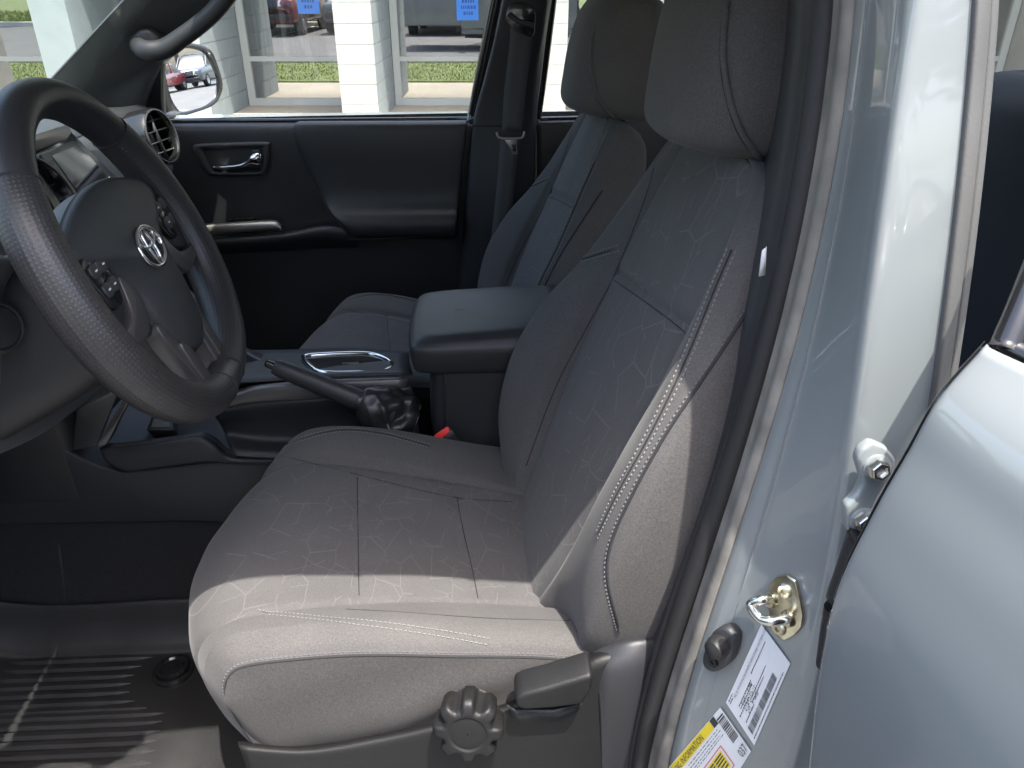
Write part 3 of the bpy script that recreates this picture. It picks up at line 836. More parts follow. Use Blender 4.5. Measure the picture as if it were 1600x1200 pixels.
for a, b in (((558, 745), (560, 935)), ((714, 776), (748, 938))):
    CG = groove(CG, dl(CG, at(*a, Z=.815), at(*b, Z=.815)), .0035, .004, insmask)
# slack of worn cloth
CG = CG + np.array([0, 0, 1.0]) * (.0016 * np.sin(CG[..., 0] * 31 + 3 * np.sin(CG[..., 1] * 14)) * np.sin(CG[..., 1] * 26 + 1))[..., None]
gmesh('cushion_insert', CG[:, j0:j1 + 1], FABI, seat, label='patterned cloth centre of the seat cushion')
gmesh('cushion_bolster', CG[:, :j0 + 1], FABB, seat)
gmesh('cushion_bolster', CG[:, j1:], FABB, seat)
# ---- side panels of the cushion
def sidepanel(edge, sgn):
    e = edge[np.argsort(edge[:, 0])]
    xs = np.linspace(e[:, 0].min() + .001, .19, 90)
    # upper branch of the edge curve
    up = edge[: np.argmin(edge[:, 0]) + 1]; up = up[np.argsort(up[:, 0])]
    lo = edge[np.argmin(edge[:, 0]):]; lo = lo[np.argsort(lo[:, 0])]
    zt = np.interp(xs, up[:, 0], up[:, 2]); yt = np.interp(xs, up[:, 0], up[:, 1])
    zb = np.maximum(np.interp(xs, lo[:, 0], lo[:, 2]) * 0 + np.interp(xs, [-.29, -.1, .05, .12, .19], [.668, .664, .718, .758, .775]), 0)
    zb = np.maximum(zb, np.where(xs < lo[:, 0].max(), np.interp(xs, lo[:, 0], lo[:, 2]), 0))
    zb = np.minimum(zb, zt - .002)
    G = []
    for k in np.linspace(0, 1, 26):
        z = zt * (1 - k) + zb * k
        fold = .0035 * np.sin(k * 9 + xs * 18 + 1.5 * np.sin(xs * 9)) * np.sin(math.pi * k) * np.clip((xs + .3) * 5, 0, 1)
        bulge = .010 * math.sin(math.pi * min(1, k * 1.15)) + .0015 - (.004 * k + .022 * max(0, k - .86) / .14) * np.clip((xs - lo[:, 0].max() - .005) / .03, 0, 1)
        G.append(np.stack([xs, yt + sgn * (bulge + fold), z], 1))
    return np.array(G)
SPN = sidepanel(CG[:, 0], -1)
gmesh('cushion_side', SPN, FABS_SHADE, seat)
gmesh('cushion_side', sidepanel(CG[:, -1], 1), FABS_SHADE, seat, flip=True)
# visible stitch lines
ALLN = gnormals(CG)
seamline(CG, [(402, 958), (440, 960), (500, 966), (600, 977), (690, 990), (765, 1003)], seat, THREAD, dark=False, double=.0036)
seamline(CG, [(410, 713), (460, 690), (530, 672), (600, 678), (670, 697)], seat, THREAD, dark=True, double=.004)
for pts in ([(558, 746), (559, 800), (560, 870), (561, 930)], [(714, 777), (724, 830), (737, 885), (747, 935)], [(440, 712), (480, 722), (560, 742), (640, 762), (715, 778), (800, 784)], [(540, 952), (620, 956), (760, 966), (890, 970)]):
    seamline(CG, pts, seat, None, r=.0006)
eq = CG[:, 0][SU * 1: SU * 8]
en = np.tile(np.array([0, -1.0, .35]), (len(eq), 1)); en /= np.linalg.norm(en, axis=1, keepdims=True)
tube('seam', eq[::4] + np.array([0, -.0005, 0]), .0016, SEAM, seat, ns=6, sub=3)
stitches('stitching', CG[:, 2][SU * 1: SU * 8], -ALLN[:, 2][SU * 1: SU * 8] * np.sign(np.median(ALLN[..., 2])) * -1, THREADD, seat)

# ---- backrest: closed sections in the reclined frame
RC = math.radians(20.5)
BO = np.array([.066, YS, .80]); BU = np.array([math.sin(RC), 0, math.cos(RC)]); BF = np.array([-math.cos(RC), 0, math.sin(RC)])
secs = [  # v, half width, bolster height, insert half, thickness
    (-.04, .185, .012, .105, .10), (.01, .212, .035, .118, .13), (.07, .236, .058, .13, .145), (.16, .248, .068, .14, .15), (.25, .247, .055, .15, .145),
    (.33, .236, .030, .155, .135), (.41, .214, .014, .148, .12), (.475, .188, .006, .135, .105), (.53, .160, .0, .118, .09), (.556, .14, -.012, .10, .07), (.566, .10, -.035, .07, .04)]
NEARB = [-.075, -.045, -.012, .010, .020, .018, .012, .006, .0, -.012, -.035]     # the door-side bolster is crushed flat by use
net = []
for v, hw, pr, iw, T in secs:
    half = [(0, .004), (iw * .55, .001), (iw, -.002), (iw + .018, pr * .42), (iw * .35 + hw * .65, pr * .98), (hw * .93, pr * .95), (hw, pr * .45), (hw * 1.0, -T * .3), (hw * .96, -T * .75), (hw * .8, -T), (hw * .35, -T)]
    pn_ = NEARB[len(net)]
    halfn = [(0, .004), (iw * .55, .001), (iw, -.002), (iw + .018, pn_ * .42), (iw * .35 + hw * .65, pn_ * .98), (hw * .93, pn_ * .95 - .004), (hw, pn_ * .6 - .016), (hw * 1.0, -T * .3 + min(0, pn_) * .8), (hw * .96, -T * .75), (hw * .8, -T), (hw * .35, -T)]
    loop = half + [(-y, f) for y, f in halfn[::-1]][:-1]
    net.append([BO + BU * v + BF * f + np.array([0, y, 0]) for y, f in loop])
net = np.array(net)
NH = 11
SU2, SV2 = 12, 7
BG = loft(net, SU2, SV2, cv=True)
NC = BG.shape[1]
n_ = gnormals(BG, cv=True)
sg = np.sign(np.median((n_[:, :10] @ BF)))
def groove2(G, d, depth, width, mask=None):
    f = np.exp(-(d / width) ** 2) * depth
    if mask is not None: f = f * mask
    return G - n_ * sg * f[..., None]
vpar = np.array([s[0] for s in secs]); vv = cr(vpar[:, None], np.linspace(0, len(secs) - 1, BG.shape[0]))[:, 0]
arc = np.concatenate([np.zeros((BG.shape[0], 1)), np.cumsum(np.linalg.norm(np.diff(BG, axis=1), axis=2), 1)], 1)
ja = 2 * SV2; jb = NC - 2 * SV2
for j in (ja, jb):
    BG = groove2(BG, np.abs(arc - arc[:, j:j + 1]), .005, .006)
im = np.zeros(BG.shape[:2]); im[:, :ja + 1] = 1; im[:, jb:] = 1
BG = groove2(BG, np.abs(vv[:, None] - (.377 - .167 * (BG[..., 1] - YS))), .006, .005, im)
BG = groove2(BG, np.repeat(np.abs(vv - .19)[:, None], NC, 1), -.004, .08, im)
# regions: columns run far side (+Y) first, then round the back to the near side
idx = np.arange(NC)
def part(name, js, m, **k):
    return gmesh(name, BG[:, js], m, seat, flip=sg < 0, **k)
part('backrest_insert', np.concatenate([np.arange(jb, NC), np.arange(0, ja + 1)]), FABI, label='patterned cloth centre of the backrest')
part('backrest_bolster', np.arange(ja, 6 * SV2 + 1), FABB)
part('backrest_bolster', np.arange(NC - 6 * SV2, jb + 1), FABB)
part('backrest_shell', np.arange(6 * SV2, NC - 6 * SV2 + 1), FABS)
BGo, NBo = BG, n_ * sg
seamline(BG, [(786, 562), (800, 510), (830, 462), (868, 425), (905, 407), (968, 387)], seat, THREAD, double=.004, N=NBo)
seamline(BG, [(1143, 390), (1115, 455), (1085, 530), (1050, 610), (1010, 690), (965, 770), (932, 840)], seat, THREAD, double=.004, N=NBo)
seamline(BG, [(1172, 478), (1130, 545), (1085, 612), (1040, 680), (990, 770), (955, 850), (950, 910), (968, 985)], seat, THREADD, r=.0016, N=NBo)

for pts in ([(958, 437), (1000, 466), (1040, 495), (1080, 527)], [(822, 728), (868, 605), (915, 515), (956, 440)], [(958, 434), (985, 370), (1008, 310), (1022, 262)]):
    seamline(BG, pts, seat, None, r=.0007, N=NBo)
# ---- headrest
hs = [(1.318, .27, .045, .06), (1.322, .262, .075, .085), (1.338, .255, .088, .112), (1.385, .252, .082, .128), (1.44, .258, .080, .131), (1.49, .268, .074, .126), (1.52, .278, .058, .108), (1.532, .285, .03, .07)]
ring = []
for z, xc, hx, hy in hs:
    row = []
    for k in range(24):
        a = 2 * math.pi * k / 24
        c_, s_ = math.cos(a), math.sin(a)
        e = .70
        row.append((xc + .022 - hx * math.copysign(abs(c_) ** e, c_) * (1 - .12 * (abs(s_) ** 2)), YS + hy * math.copysign(abs(s_) ** e, s_), z + .006 * c_))
    ring.append(row)
HG = loft(np.array(ring), 7, 5, cv=True)
hd = gmesh('headrest', HG, FABB, seat, cv=True, caps=True, flip=True)
HNn = gnormals(HG, cv=True)
HNn = HNn * np.sign(np.median(((HG - HG.reshape(-1, 3).mean(0)) * HNn).sum(2)))
for pts in ([(1137, 4), (1131, 80), (1140, 150), (1160, 208), (1192, 250)],):
    Q, n = drape(HG, pts, N=HNn, sgn=1)
    d0 = Q[0] - Q[4]; Q = np.concatenate([[Q[0] + d0 * 2.2 + (.012, .004, 0), Q[0] + d0 * .9], Q]); n = np.concatenate([[n[0], n[0]], n])
    tube('piping', (Q + n * .0008)[::2], .0032, FABB, hd, ns=8, sub=3)
    W = np.cross(np.gradient(Q, axis=0), n); W /= np.linalg.norm(W, axis=1, keepdims=True)
    tube('seam', (Q + W * .0035 - n * .0003)[::2], .0011, SEAM, hd, ns=6, sub=2)
for y in (-.06, .06):
    tube('headrest_post', [(.275, YS + y, 1.27), (.275, YS + y, 1.34)], .006, CHROME, seat, ns=10)

# ---- plastic valance, recliner cover, lever and height knob on the door side
vr = np.array([[at(372, 1158, .600), at(480, 1163, .60), at(590, 1146, .60), at(680, 1127, .60), at(790, 1097, .60), at(880, 1052, .605), at(930, 1012, .61), at(1010, 1000, .62)],
               [at(374, 1166, .586), at(480, 1170, .580), at(590, 1153, .578), at(680, 1134, .576), at(790, 1105, .576), at(880, 1064, .578), at(940, 1030, .582), at(1020, 1022, .588)],
               [at(380, 1185, .580), at(480, 1190, .572), at(590, 1180, .569), at(680, 1165, .568), at(790, 1140, .568), at(885, 1105, .570), at(955, 1080, .574), at(1030, 1075, .58)],
               [at(400, 1240, .580), at(480, 1240, .570), at(590, 1240, .566), at(680, 1240, .566), at(790, 1235, .566), at(890, 1225, .568), at(970, 1220, .572), at(1040, 1215, .58)],
               [at(470, 1420, .59), at(540, 1420, .58), at(620, 1420, .575), at(700, 1420, .575), at(790, 1420, .575), at(890, 1420, .575), at(970, 1420, .58), at(1040, 1420, .59)]])
gmesh('seat_valance', loft(vr, 8, 8), SEATP, seat, thick=.003)
rcov = np.array([[at(905, 1012, .63), at(935, 1003, .612), at(985, 992, .604), at(1040, 990, .61)], [at(915, 1030, .60), at(945, 1020, .590), at(990, 1010, .584), at(1045, 1005, .59)],
                 [at(935, 1090, .572), at(955, 1080, .567), at(1000, 1080, .566), at(1050, 1080, .575)], [at(940, 1240, .57), at(965, 1240, .567), at(1010, 1240, .566), at(1060, 1240, .575)]])
gmesh('recliner_cover', loft(rcov, 6, 6), PLAS, seat, thick=.003)
def zk(x, y): return (600 + x / 4, 950 + y / 4)
lev = [at(*zk(*p), .545) for p in [(825, 570), (880, 545), (1000, 515), (1200, 455), (1300, 425), (1308, 450), (1298, 520), (1240, 610), (1060, 632), (870, 645), (818, 615)]]
prism('recliner_lever', lev, (0, .032, .004), SEATP, seat, bevel=.006, seg=4)
cav = [at(*zk(*p), .5665) for p in [(770, 610), (830, 640), (1060, 640), (1240, 600), (1200, 660), (1100, 705), (960, 728), (860, 725), (800, 690)]]
prism('lever_recess', cav, (0, .002, 0), SOFT, seat, bevel=0)
kc = at(*zk(525, 770), .540); ka = np.array([-.10, -1.0, .26]); ka /= np.linalg.norm(ka)
a1 = np.cross(ka, [0, 0, 1.0]); a1 /= np.linalg.norm(a1); a2 = np.cross(ka, a1)
prof = [(.92, -.030, 0), (1.0, -.026, .1), (1.0, -.004, .17), (.96, .002, .16), (.88, .005, .12), (.66, .0062, .03), (.60, .0062, 0), (.57, .0045, 0), (.54, .0045, 0), (.50, .005, 0), (.2, .005, 0), (.02, .005, 0)]
ths = np.linspace(0, 2 * math.pi, 128, endpoint=False)
lob = np.clip(np.cos(8 * ths) * 1.6, -1, .75)
KG = np.array([[kc + ka * h + .0335 * r * (1 + lb * l) * (math.cos(t) * a1 + math.sin(t) * a2) for t, l in zip(ths, lob)] for r, h, lb in prof])
gmesh('height_knob', KG, SEATP, seat, cv=True, caps=True, flip=False)
tg = at(1190, 408, .615)
prism('cloth_tag', [at(1186, 432, .60), at(1196, 430, .60), at(1198, 386, .60), at(1191, 392, .60)], (0, .0012, 0), LABELW, seat, bevel=0)
# seat frame and runners under the cushion
box('seat_base', (-.26, YS - .20, .50), (.22, YS + .20, .74), SOFT, seat, bevel=.02)
for y in (-.2, .2):
    box('seat_runner', (-.32, YS + y - .02, .41), (.30, YS + y + .02, .50), SOFT, seat, bevel=.004)

pseat = copy_tree(seat)
for ch in list(pseat.children):
    if ch.name.startswith(('cloth_tag', 'height_knob', 'knob_bezel', 'recliner_lever', 'lever_recess')): bpy.data.objects.remove(ch)
pseat.name = 'passenger_seat'
pseat.location = (-.040, YS + .73, .41 - .068)
pseat.rotation_euler = (0, math.radians(1.8), 0)
props(pseat, 'grey cloth front seat beyond the centre armrest, all in shade', 'car seat')
for o in [seat, pseat]: o['group'] = 'front seats'

# ================================================================== steering wheel
WC = np.array([-.3593, .8117, 1.2133])
a_, b_ = .3782, .0844
WN = np.array([math.cos(a_) * math.cos(b_), math.sin(b_), math.sin(a_) * math.cos(b_)])
WR = -np.cross(WN, [0, 0, 1.0]); WR /= np.linalg.norm(WR)      # driver's right
WU = np.cross(WN, WR)                                          # up in the wheel plane
def wp(x, y, h=0.0): return WC + WR * x + WU * y + WN * h
sw_ = thing('steering_wheel', 'black leather steering wheel with silver spoke trim and chrome emblem', 'steering wheel', tuple(WC))

# perforated leather for the grips
perf = mat('perforated_leather', (.028, .027, .028), .40, grain=.3, gscale=420, var=.1)
nt = perf.node_tree; b = nt.nodes['Principled BSDF']
uvn = nt.nodes.new('ShaderNodeUVMap')
vo = nt.nodes.new('ShaderNodeTexVoronoi'); vo.inputs['Scale'].default_value = 260; vo.inputs['Randomness'].default_value = .12; vo.voronoi_dimensions = '2D'
nt.links.new(uvn.outputs[0], vo.inputs['Vector'])
mr = nt.nodes.new('ShaderNodeMapRange'); mr.inputs['From Min'].default_value = .18; mr.inputs['From Max'].default_value = .34
nt.links.new(vo.outputs['Distance'], mr.inputs['Value'])
bp = nt.nodes.new('ShaderNodeBump'); bp.inputs['Strength'].default_value = .35; bp.inputs['Distance'].default_value = .0006
nt.links.new(mr.outputs[0], bp.inputs['Height']); nt.links.new(bp.outputs[0], b.inputs['Normal'])
base = b.inputs['Base Color'].links[0].from_socket
mx = nt.nodes.new('ShaderNodeMix'); mx.data_type = 'RGBA'; mx.inputs['A'].default_value = (.040, .039, .038, 1)
nt.links.new(mr.outputs[0], mx.inputs['Factor']); nt.links.new(base, mx.inputs['B']); nt.links.new(mx.outputs['Result'], b.inputs['Base Color'])

def rim(name, d0, d1, r, m, bulge=0.0, ns=20):
    """arc of the rim; degrees from the driver's right, counter-clockwise as the driver sees it"""
    n = max(8, int(abs(d1 - d0) / 3))
    P, RR = [], []
    for k in range(n + 1):
        d = math.radians(d0 + (d1 - d0) * k / n)
        # the lower rim is slightly flattened
        R = .1725 - .006 * max(0, -math.sin(d)) ** 4
        P.append((R * math.cos(d), R * math.sin(d))); RR.append(r + bulge * math.sin(math.pi * k / n) ** .5)
    G, UV = [], []
    s = 0; last = None
    for (x, y), rr in zip(P, RR):
        L = math.hypot(x, y); ux, uy = x / L, y / L
        p = wp(x, y)
        if last is not None: s += np.linalg.norm(p - last)
        last = p
        row, ur = [], []
        for q in range(ns):
            t = 2 * math.pi * q / ns
            row.append(wp(x + ux * rr * math.cos(t), y + uy * rr * math.cos(t), rr * 1.12 * math.sin(t)))
            ur.append((s, rr * t))
        row.append(row[0]); ur.append((s, rr * 2 * math.pi))
        G.append(row); UV.append(ur)
    return gmesh(name, np.array(G), m, sw_, uv=np.array(UV), flip=True)
rim('rim', 42, 138, .0192, LEATH, .0)
rim('rim_grip', 138, 262, .0196, perf, .0026)
rim('rim_grip', -82, 42, .0196, perf, .0026)
rim('rim', 262, 278, .0192, LEATH)
for d in (42, 138, 262, 278):
    q = math.radians(d); R = .1725 - .006 * max(0, -math.sin(q)) ** 4
    tube('rim_seam', [wp((R + .0196 * math.cos(t)) * math.cos(q), (R + .0196 * math.cos(t)) * math.sin(q), .0218 * math.sin(t)) for t in np.linspace(0, 2 * math.pi, 16, endpoint=False)], .0012, SEAM, sw_, ns=6, closed=True, sub=2)
# stitching on the inner edge of the grips
for d0, d1 in ((140, 258), (-78, 40)):
    Q = np.array([wp(.1545 * math.cos(math.radians(d)), .1545 * math.sin(math.radians(d)), .006) for d in np.linspace(d0, d1, 60)])
    N = np.array([-(WR * math.cos(math.radians(d)) + WU * math.sin(math.radians(d))) + WN * .6 for d in np.linspace(d0, d1, 60)]); N /= np.linalg.norm(N, axis=1, keepdims=True)
    stitches('stitching', Q, N, THREADD, sw_, pitch=.006, ln=.004, r=.0009, lift=.001)
# hub body behind, spokes
def plate(name, pts, h0, h1, m, parent=None, bevel=.004, dome=0.0, sub=5, seg=3, inset=.0):
    P = smoothpoly(pts, sub)
    return prism(name, [wp(x, y, h1) for x, y in P], WN * (h0 - h1), m, parent or sw_, bevel=bevel, seg=seg)
hubp = [(-.100, .055), (-.05, .075), (0, .080), (.05, .075), (.100, .055), (.098, .0), (.062, -.07), (.03, -.118), (-.03, -.118), (-.062, -.07), (-.098, .0)]
plate('hub', hubp, -.035, -.005, PLAS, bevel=.006)
# domed airbag cover
c = np.array([0, -.008]); AP = np.array(smoothpoly([(-.122, .058), (-.06, .077), (0, .083), (.06, .077), (.122, .058), (.128, .040), (.088, .014), (.064, -.018), (.056, -.06), (.036, -.102), (.012, -.116), (-.012, -.116), (-.036, -.102), (-.056, -.06), (-.064, -.018), (-.088, .014), (-.128, .040)], 5))
G = []
for k, h in ((1.0, -.006), (1.0, .000), (.975, .0055), (.93, .0085), (.8, .0125), (.6, .016), (.4, .0182), (.2, .0193), (.01, .0195)):
    G.append([wp(*(c + (p - c) * k), h) for p in AP])
ab = gmesh('airbag_cover', np.array(G), AIRB, sw_, cv=True, caps=True, flip=True)
# emblem: outer ring, two crossing ovals
def oval(cx, cy, rx, ry, h, tr, m, parent, nm):
    P = [wp(cx + rx * math.cos(t), cy + ry * math.sin(t), h) for t in np.linspace(0, 2 * math.pi, 28, endpoint=False)]
    return tube(nm, P, tr, m, parent, ns=8, closed=True, sub=2, up=WN)
EC = (-.004, .005)
mk('emblem_field', [wp(EC[0] + .031 * math.cos(t), EC[1] + .0215 * math.sin(t), .0202) for t in np.linspace(0, 2 * math.pi, 40, endpoint=False)], [list(range(40))], GLOSSB, ab, smooth=False)
oval(*EC, .0315, .0215, .0207, .0022, CHROME, ab, 'emblem_ring')
oval(EC[0], EC[1] + .010, .0235, .0095, .0209, .0018, CHROME, ab, 'emblem_oval')
oval(EC[0], EC[1], .0088, .0195, .0209, .0018, CHROME, ab, 'emblem_oval')
# upper side spokes with switch pods, silver lower trims
for s in (-1, 1):
    q = lambda pts: [(s * x, y) for x, y in pts]
    plate('spoke', q([(.075, .045), (.110, .052), (.165, .050), (.172, .02), (.168, -.03), (.13, -.035), (.095, -.02), (.078, .01)]), -.022, .001, PLAS, bevel=.006)
    plate('spoke_trim', q([(.074, .004), (.098, -.030), (.145, -.036), (.166, -.030), (.164, -.045), (.13, -.052), (.09, -.055), (.066, -.036), (.060, -.02)]), -.012, .006, SILVD, bevel=.003)
    pod = plate('switch_pod', q([(.088, .040), (.128, .038), (.136, .024), (.128, -.010), (.106, -.016), (.092, .0)]), -.004, .0085, GLOSSB, bevel=.003)
    for x, y, w, h in ((.100, .024, .010, .006), (.120, .024, .008, .006), (.104, .004, .009, .006), (.120, .004, .007, .006)):
        mk_ = plate('switch_button', q([(x - w, y - h), (x + w, y - h), (x + w, y + h), (x - w, y + h)]), .008, .0115, PLAS2, pod, bevel=.0015, sub=2)
    # lower spoke
    plate('lower_spoke', q([(.028, -.075), (.060, -.060), (.062, -.09), (.050, -.135), (.048, -.165), (.022, -.168), (.020, -.125)]), -.018, .002, SILVD, bevel=.004)
    plate('lower_trim', q([(.032, -.100), (.046, -.092), (.050, -.12), (.044, -.160), (.030, -.162), (.028, -.13)]), .000, .0055, SILVD, bevel=.002)
# marks on the buttons and the airbag word
for x, y in ((-.100, .024), (-.120, .024), (-.104, .004), (-.120, .004), (.100, .024), (.104, .004)):
    mk('button_mark', [wp(x - .003, y - .0008, .0119), wp(x + .003, y - .0008, .0119), wp(x + .003, y + .0008, .0119), wp(x - .003, y + .0008, .0119)], [(0, 1, 2, 3)], LABELW, sw_, smooth=False)

# ================================================================== dashboard
dash = thing('dashboard', 'dark grained dashboard beyond the steering wheel with round vents', 'dashboard', (-.75, 1.19, .95))
ys = [.47, .62, .82, 1.0, 1.19, 1.4, 1.6, 1.72, 1.80, 1.86, 1.885]
def dprof(y):
    k = abs(y - 1.19) / .7
    bx = -1.06 + .14 * k ** 2
    e = max(0, (y - 1.76) / .12)
    return [(bx, 1.185), (-.88, 1.222 - .01 * e), (-.775, 1.226 - .012 * e), (-.715, 1.214 - .02 * e), (-.692 - .03 * e, 1.19 - .02 * e), (-.668 - .05 * e, 1.14), (-.655 - .05 * e, 1.10), (-.665 - .05 * e, 1.088), (-.72, 1.085), (-.74, .98), (-.80, .80), (-.95, .70)]
net = np.array([[(x, y, z) for x, z in dprof(y)] for y in ys])
gmesh('dash_body', loft(net, 6, 6), DASHM, dash)
# smooth top pad
net = np.array([[(x, y, z + .003) for x, z in [(dprof(y)[1]), (dprof(y)[2]), (-.735, 1.2215), (dprof(y)[3][0] - .004, dprof(y)[3][1] + .001)]] for y in ys[:-1]])
gmesh('top_pad', loft(net, 5, 4), SOFT, dash)
# far side round vent
def roundvent(c, ax, R, tilt, name='air_vent'):
    v = lathe(name, c, ax, [(R, -.04), (R, .004), (R * .95, .010), (R * .88, .010), (R * .84, .004), (R * .83, -.02), (R * .05, -.025)], GLOSSB, dash, ns=40)
    ax = np.asarray(ax, float); ax /= np.linalg.norm(ax)
    lathe('vent_ring', c, ax, [(R * .93, .0095), (R * .93, .0125), (R * .885, .0125), (R * .885, .0095)], SILVD, v, ns=40, caps=False)
    a = np.cross(ax, [0, 0, 1.0]); a /= np.linalg.norm(a); u = np.cross(a, ax)
    for k in (-.45, -.15, .15, .45):
        w = R * .82 * math.sqrt(1 - k * k)
        P = [np.asarray(c) + u * k * R * 1.2 + a * sx * w * .92 + ax * (.002 + dz_) for sx, dz_ in ((-1, 0), (1, 0), (1, -.012), (-1, -.012))]
        prism('vent_slat', P, u * .0022, PLAS, v, bevel=0)
    P = [np.asarray(c) + a * k + u * R * .78 * s + ax * .003 for s in (-1, 1) for k in (-.002, .002)]
    prism('vent_divider', [P[0], P[1], P[3], P[2]], -ax * .012, PLAS, v, bevel=0)
    return v
roundvent(at(247, 214, 1.735), (.95, -.16, .22), .060, 0)
roundvent(at(66, 315, 1.02), (.9, -.02, .35), .062, 0)
# display
SQ = [at(62, 240, 1.085), at(116, 219, 1.30), at(116, 326, 1.075)]
SN_ = np.cross(SQ[1] - SQ[0], SQ[2] - SQ[0])
SQ = [SQ[0], SQ[1], onplane(182, 287, SQ[0], SN_), SQ[2]]
scn = np.cross(SQ[1] - SQ[0], SQ[3] - SQ[0]); scn /= np.linalg.norm(scn)
if scn[0] < 0: scn = -scn
def sq(u, v, h=0): return (SQ[0] * (1 - u) + SQ[1] * u) * (1 - v) + (SQ[3] * (1 - u) + SQ[2] * u) * v + scn * h
mat('bezel_black', (.03, .032, .032), .3)
prism('display_bezel', [sq(0, 0), sq(1, 0), sq(1, 1), sq(0, 1)], -scn * .06, MATS['bezel_black'], dash, bevel=.003)
prism('display_surround', [sq(-.25, -.22, -.004), sq(1.25, -.22, -.004), sq(1.2, 1.25, -.004), sq(-.2, 1.25, -.004)], -scn * .06, GLOSSB, dash, bevel=.004)
mk('display_glass', [sq(.2, .1, .0012), sq(.97, .1, .0012), sq(.97, .9, .0012), sq(.2, .9, .0012)], [(0, 1, 2, 3)], SCREEN, dash, smooth=False)
for v in (.2, .36, .52, .68, .84):
    mk('display_key', [sq(.05, v - .03, .0012), sq(.15, v - .03, .0012), sq(.15, v + .03, .0012), sq(.05, v + .03, .0012)], [(0, 1, 2, 3)], PLAS2, dash, smooth=False)
# silver band over the display
tr = np.array([[at(36, 218, .98), at(70, 205, 1.15), at(104, 194, 1.34)], [at(38, 228, .975), at(74, 214, 1.145), at(110, 202, 1.335)], [at(40, 243, .98), at(78, 228, 1.15), at(116, 214, 1.34)]])
gmesh('trim_band', loft(tr, 5, 6), SILV, dash, thick=.004)
# knee panel below the column
kn = [[(-140, 395, .56), (-40, 398, .68), (15, 402, .76), (45, 425, .83), (60, 440, .86)],
      [(-140, 440, .56), (-40, 450, .67), (25, 462, .77), (66, 480, .86), (78, 492, .885)],
      [(-140, 540, .56), (-40, 545, .67), (45, 545, .79), (95, 550, .90), (112, 556, .93)],
      [(-140, 660, .565), (-40, 640, .675), (55, 610, .81), (125, 588, .95), (148, 590, .985)],
      [(-140, 745, .58), (-40, 700, .69), (60, 655, .83), (138, 602, .98), (160, 597, 1.01)],
      [(-140, 770, .60), (-40, 722, .71), (60, 675, .85), (146, 612, 1.0), (166, 604, 1.03)]]
KNET = netpx(kn)
KNET = np.concatenate([KNET[:1] + np.array([-.10, 0, .0]), KNET, KNET[-1:] + np.array([-.12, 0, .03])])
gmesh('knee_panel', loft(KNET, 8, 8), KNEE, dash)
kd = at(-2, 512, .70)
lathe('rotary_switch', kd, (1, -.4, .25), [(.026, -.02), (.026, .0), (.0225, .004), (.021, .001), (.019, .003), (.004, .004)], PLAS, dash, ns=32)
# steering column shroud
G = []
for h, rx, ru, dcz in ((-.028, .050, .052, -.01), (-.05, .064, .070, -.016), (-.10, .072, .078, -.024), (-.17, .076, .082, -.03), (-.26, .08, .085, -.034)):
    row = []
    for t in np.linspace(0, 2 * math.pi, 24, endpoint=False):
        c2, s2 = math.cos(t), math.sin(t)
        row.append(wp(rx * math.copysign(abs(c2) ** .6, c2), dcz + ru * math.copysign(abs(s2) ** .6, s2), h))
    G.append(row)
gmesh('column_shroud', loft(np.array(G), 4, 2, cv=True), PLAS, dash, cv=True, caps=True)

# ================================================================== centre console
con = thing('center_console', 'dark centre console between the seats with silver strip and padded armrest', 'console', (-.3, 1.19, .41))
low_ = [at(*p, 1.062) for p in [(-80, 672), (60, 676), (110, 708), (150, 727), (190, 739), (250, 732), (330, 723), (420, 719), (620, 719), (620, 830), (300, 815), (-80, 822)]]
prism('side_panel', low_, (0, .26, 0), PLAS, con, bevel=.004)
# raised side wall of the front tray
wall = np.array([[at(158, 700, 1.062), at(200, 697, 1.062), at(260, 689, 1.062), at(310, 681, 1.062), at(335, 690, 1.064), at(362, 711, 1.066), at(420, 716, 1.07), at(640, 716, 1.07)],
                 [at(156, 703, 1.050), at(200, 700, 1.048), at(260, 692, 1.048), at(308, 684, 1.048), at(333, 694, 1.050), at(360, 714, 1.054), at(420, 719, 1.056), at(640, 719, 1.056)],
                 [at(160, 712, 1.045), at(200, 715, 1.043), at(260, 710, 1.043), at(308, 702, 1.043), at(335, 708, 1.045), at(362, 720, 1.05), at(420, 722, 1.054), at(640, 722, 1.054)],
                 [at(166, 722, 1.045), at(200, 737, 1.045), at(255, 731, 1.045), at(310, 724, 1.045), at(335, 723, 1.048), at(362, 725, 1.052), at(420, 726, 1.056), at(640, 726, 1.056)]])
gmesh('tray_wall', loft(wall, 5, 6), PLAS, con, thick=.004)
wl2 = wall[0].copy(); back = np.stack([wl2, wl2 + np.array([0, .012, -.002]), wl2 + np.array([0, .016, -.06])])
gmesh('tray_wall', loft(back, 3, 6), PLAS, con)
# tray floor with socket panel
box('tray_floor', (-.66, 1.072, .70), (-.38, 1.30, .752), SOFT, con, bevel=.004)
sock = at(250, 660, 1.14)
fr_ = prism('socket_panel', [at(236, 650, 1.16), at(268, 651, 1.16), at(272, 672, 1.13), at(228, 672, 1.13)], (0, .02, -.03), PLAS, con, bevel=.003)
mk('socket_cover', [at(241, 654, 1.153), at(263, 655, 1.153), at(266, 667, 1.136), at(236, 667, 1.136)], [(0, 1, 2, 3)], SILVD, fr_, smooth=False)
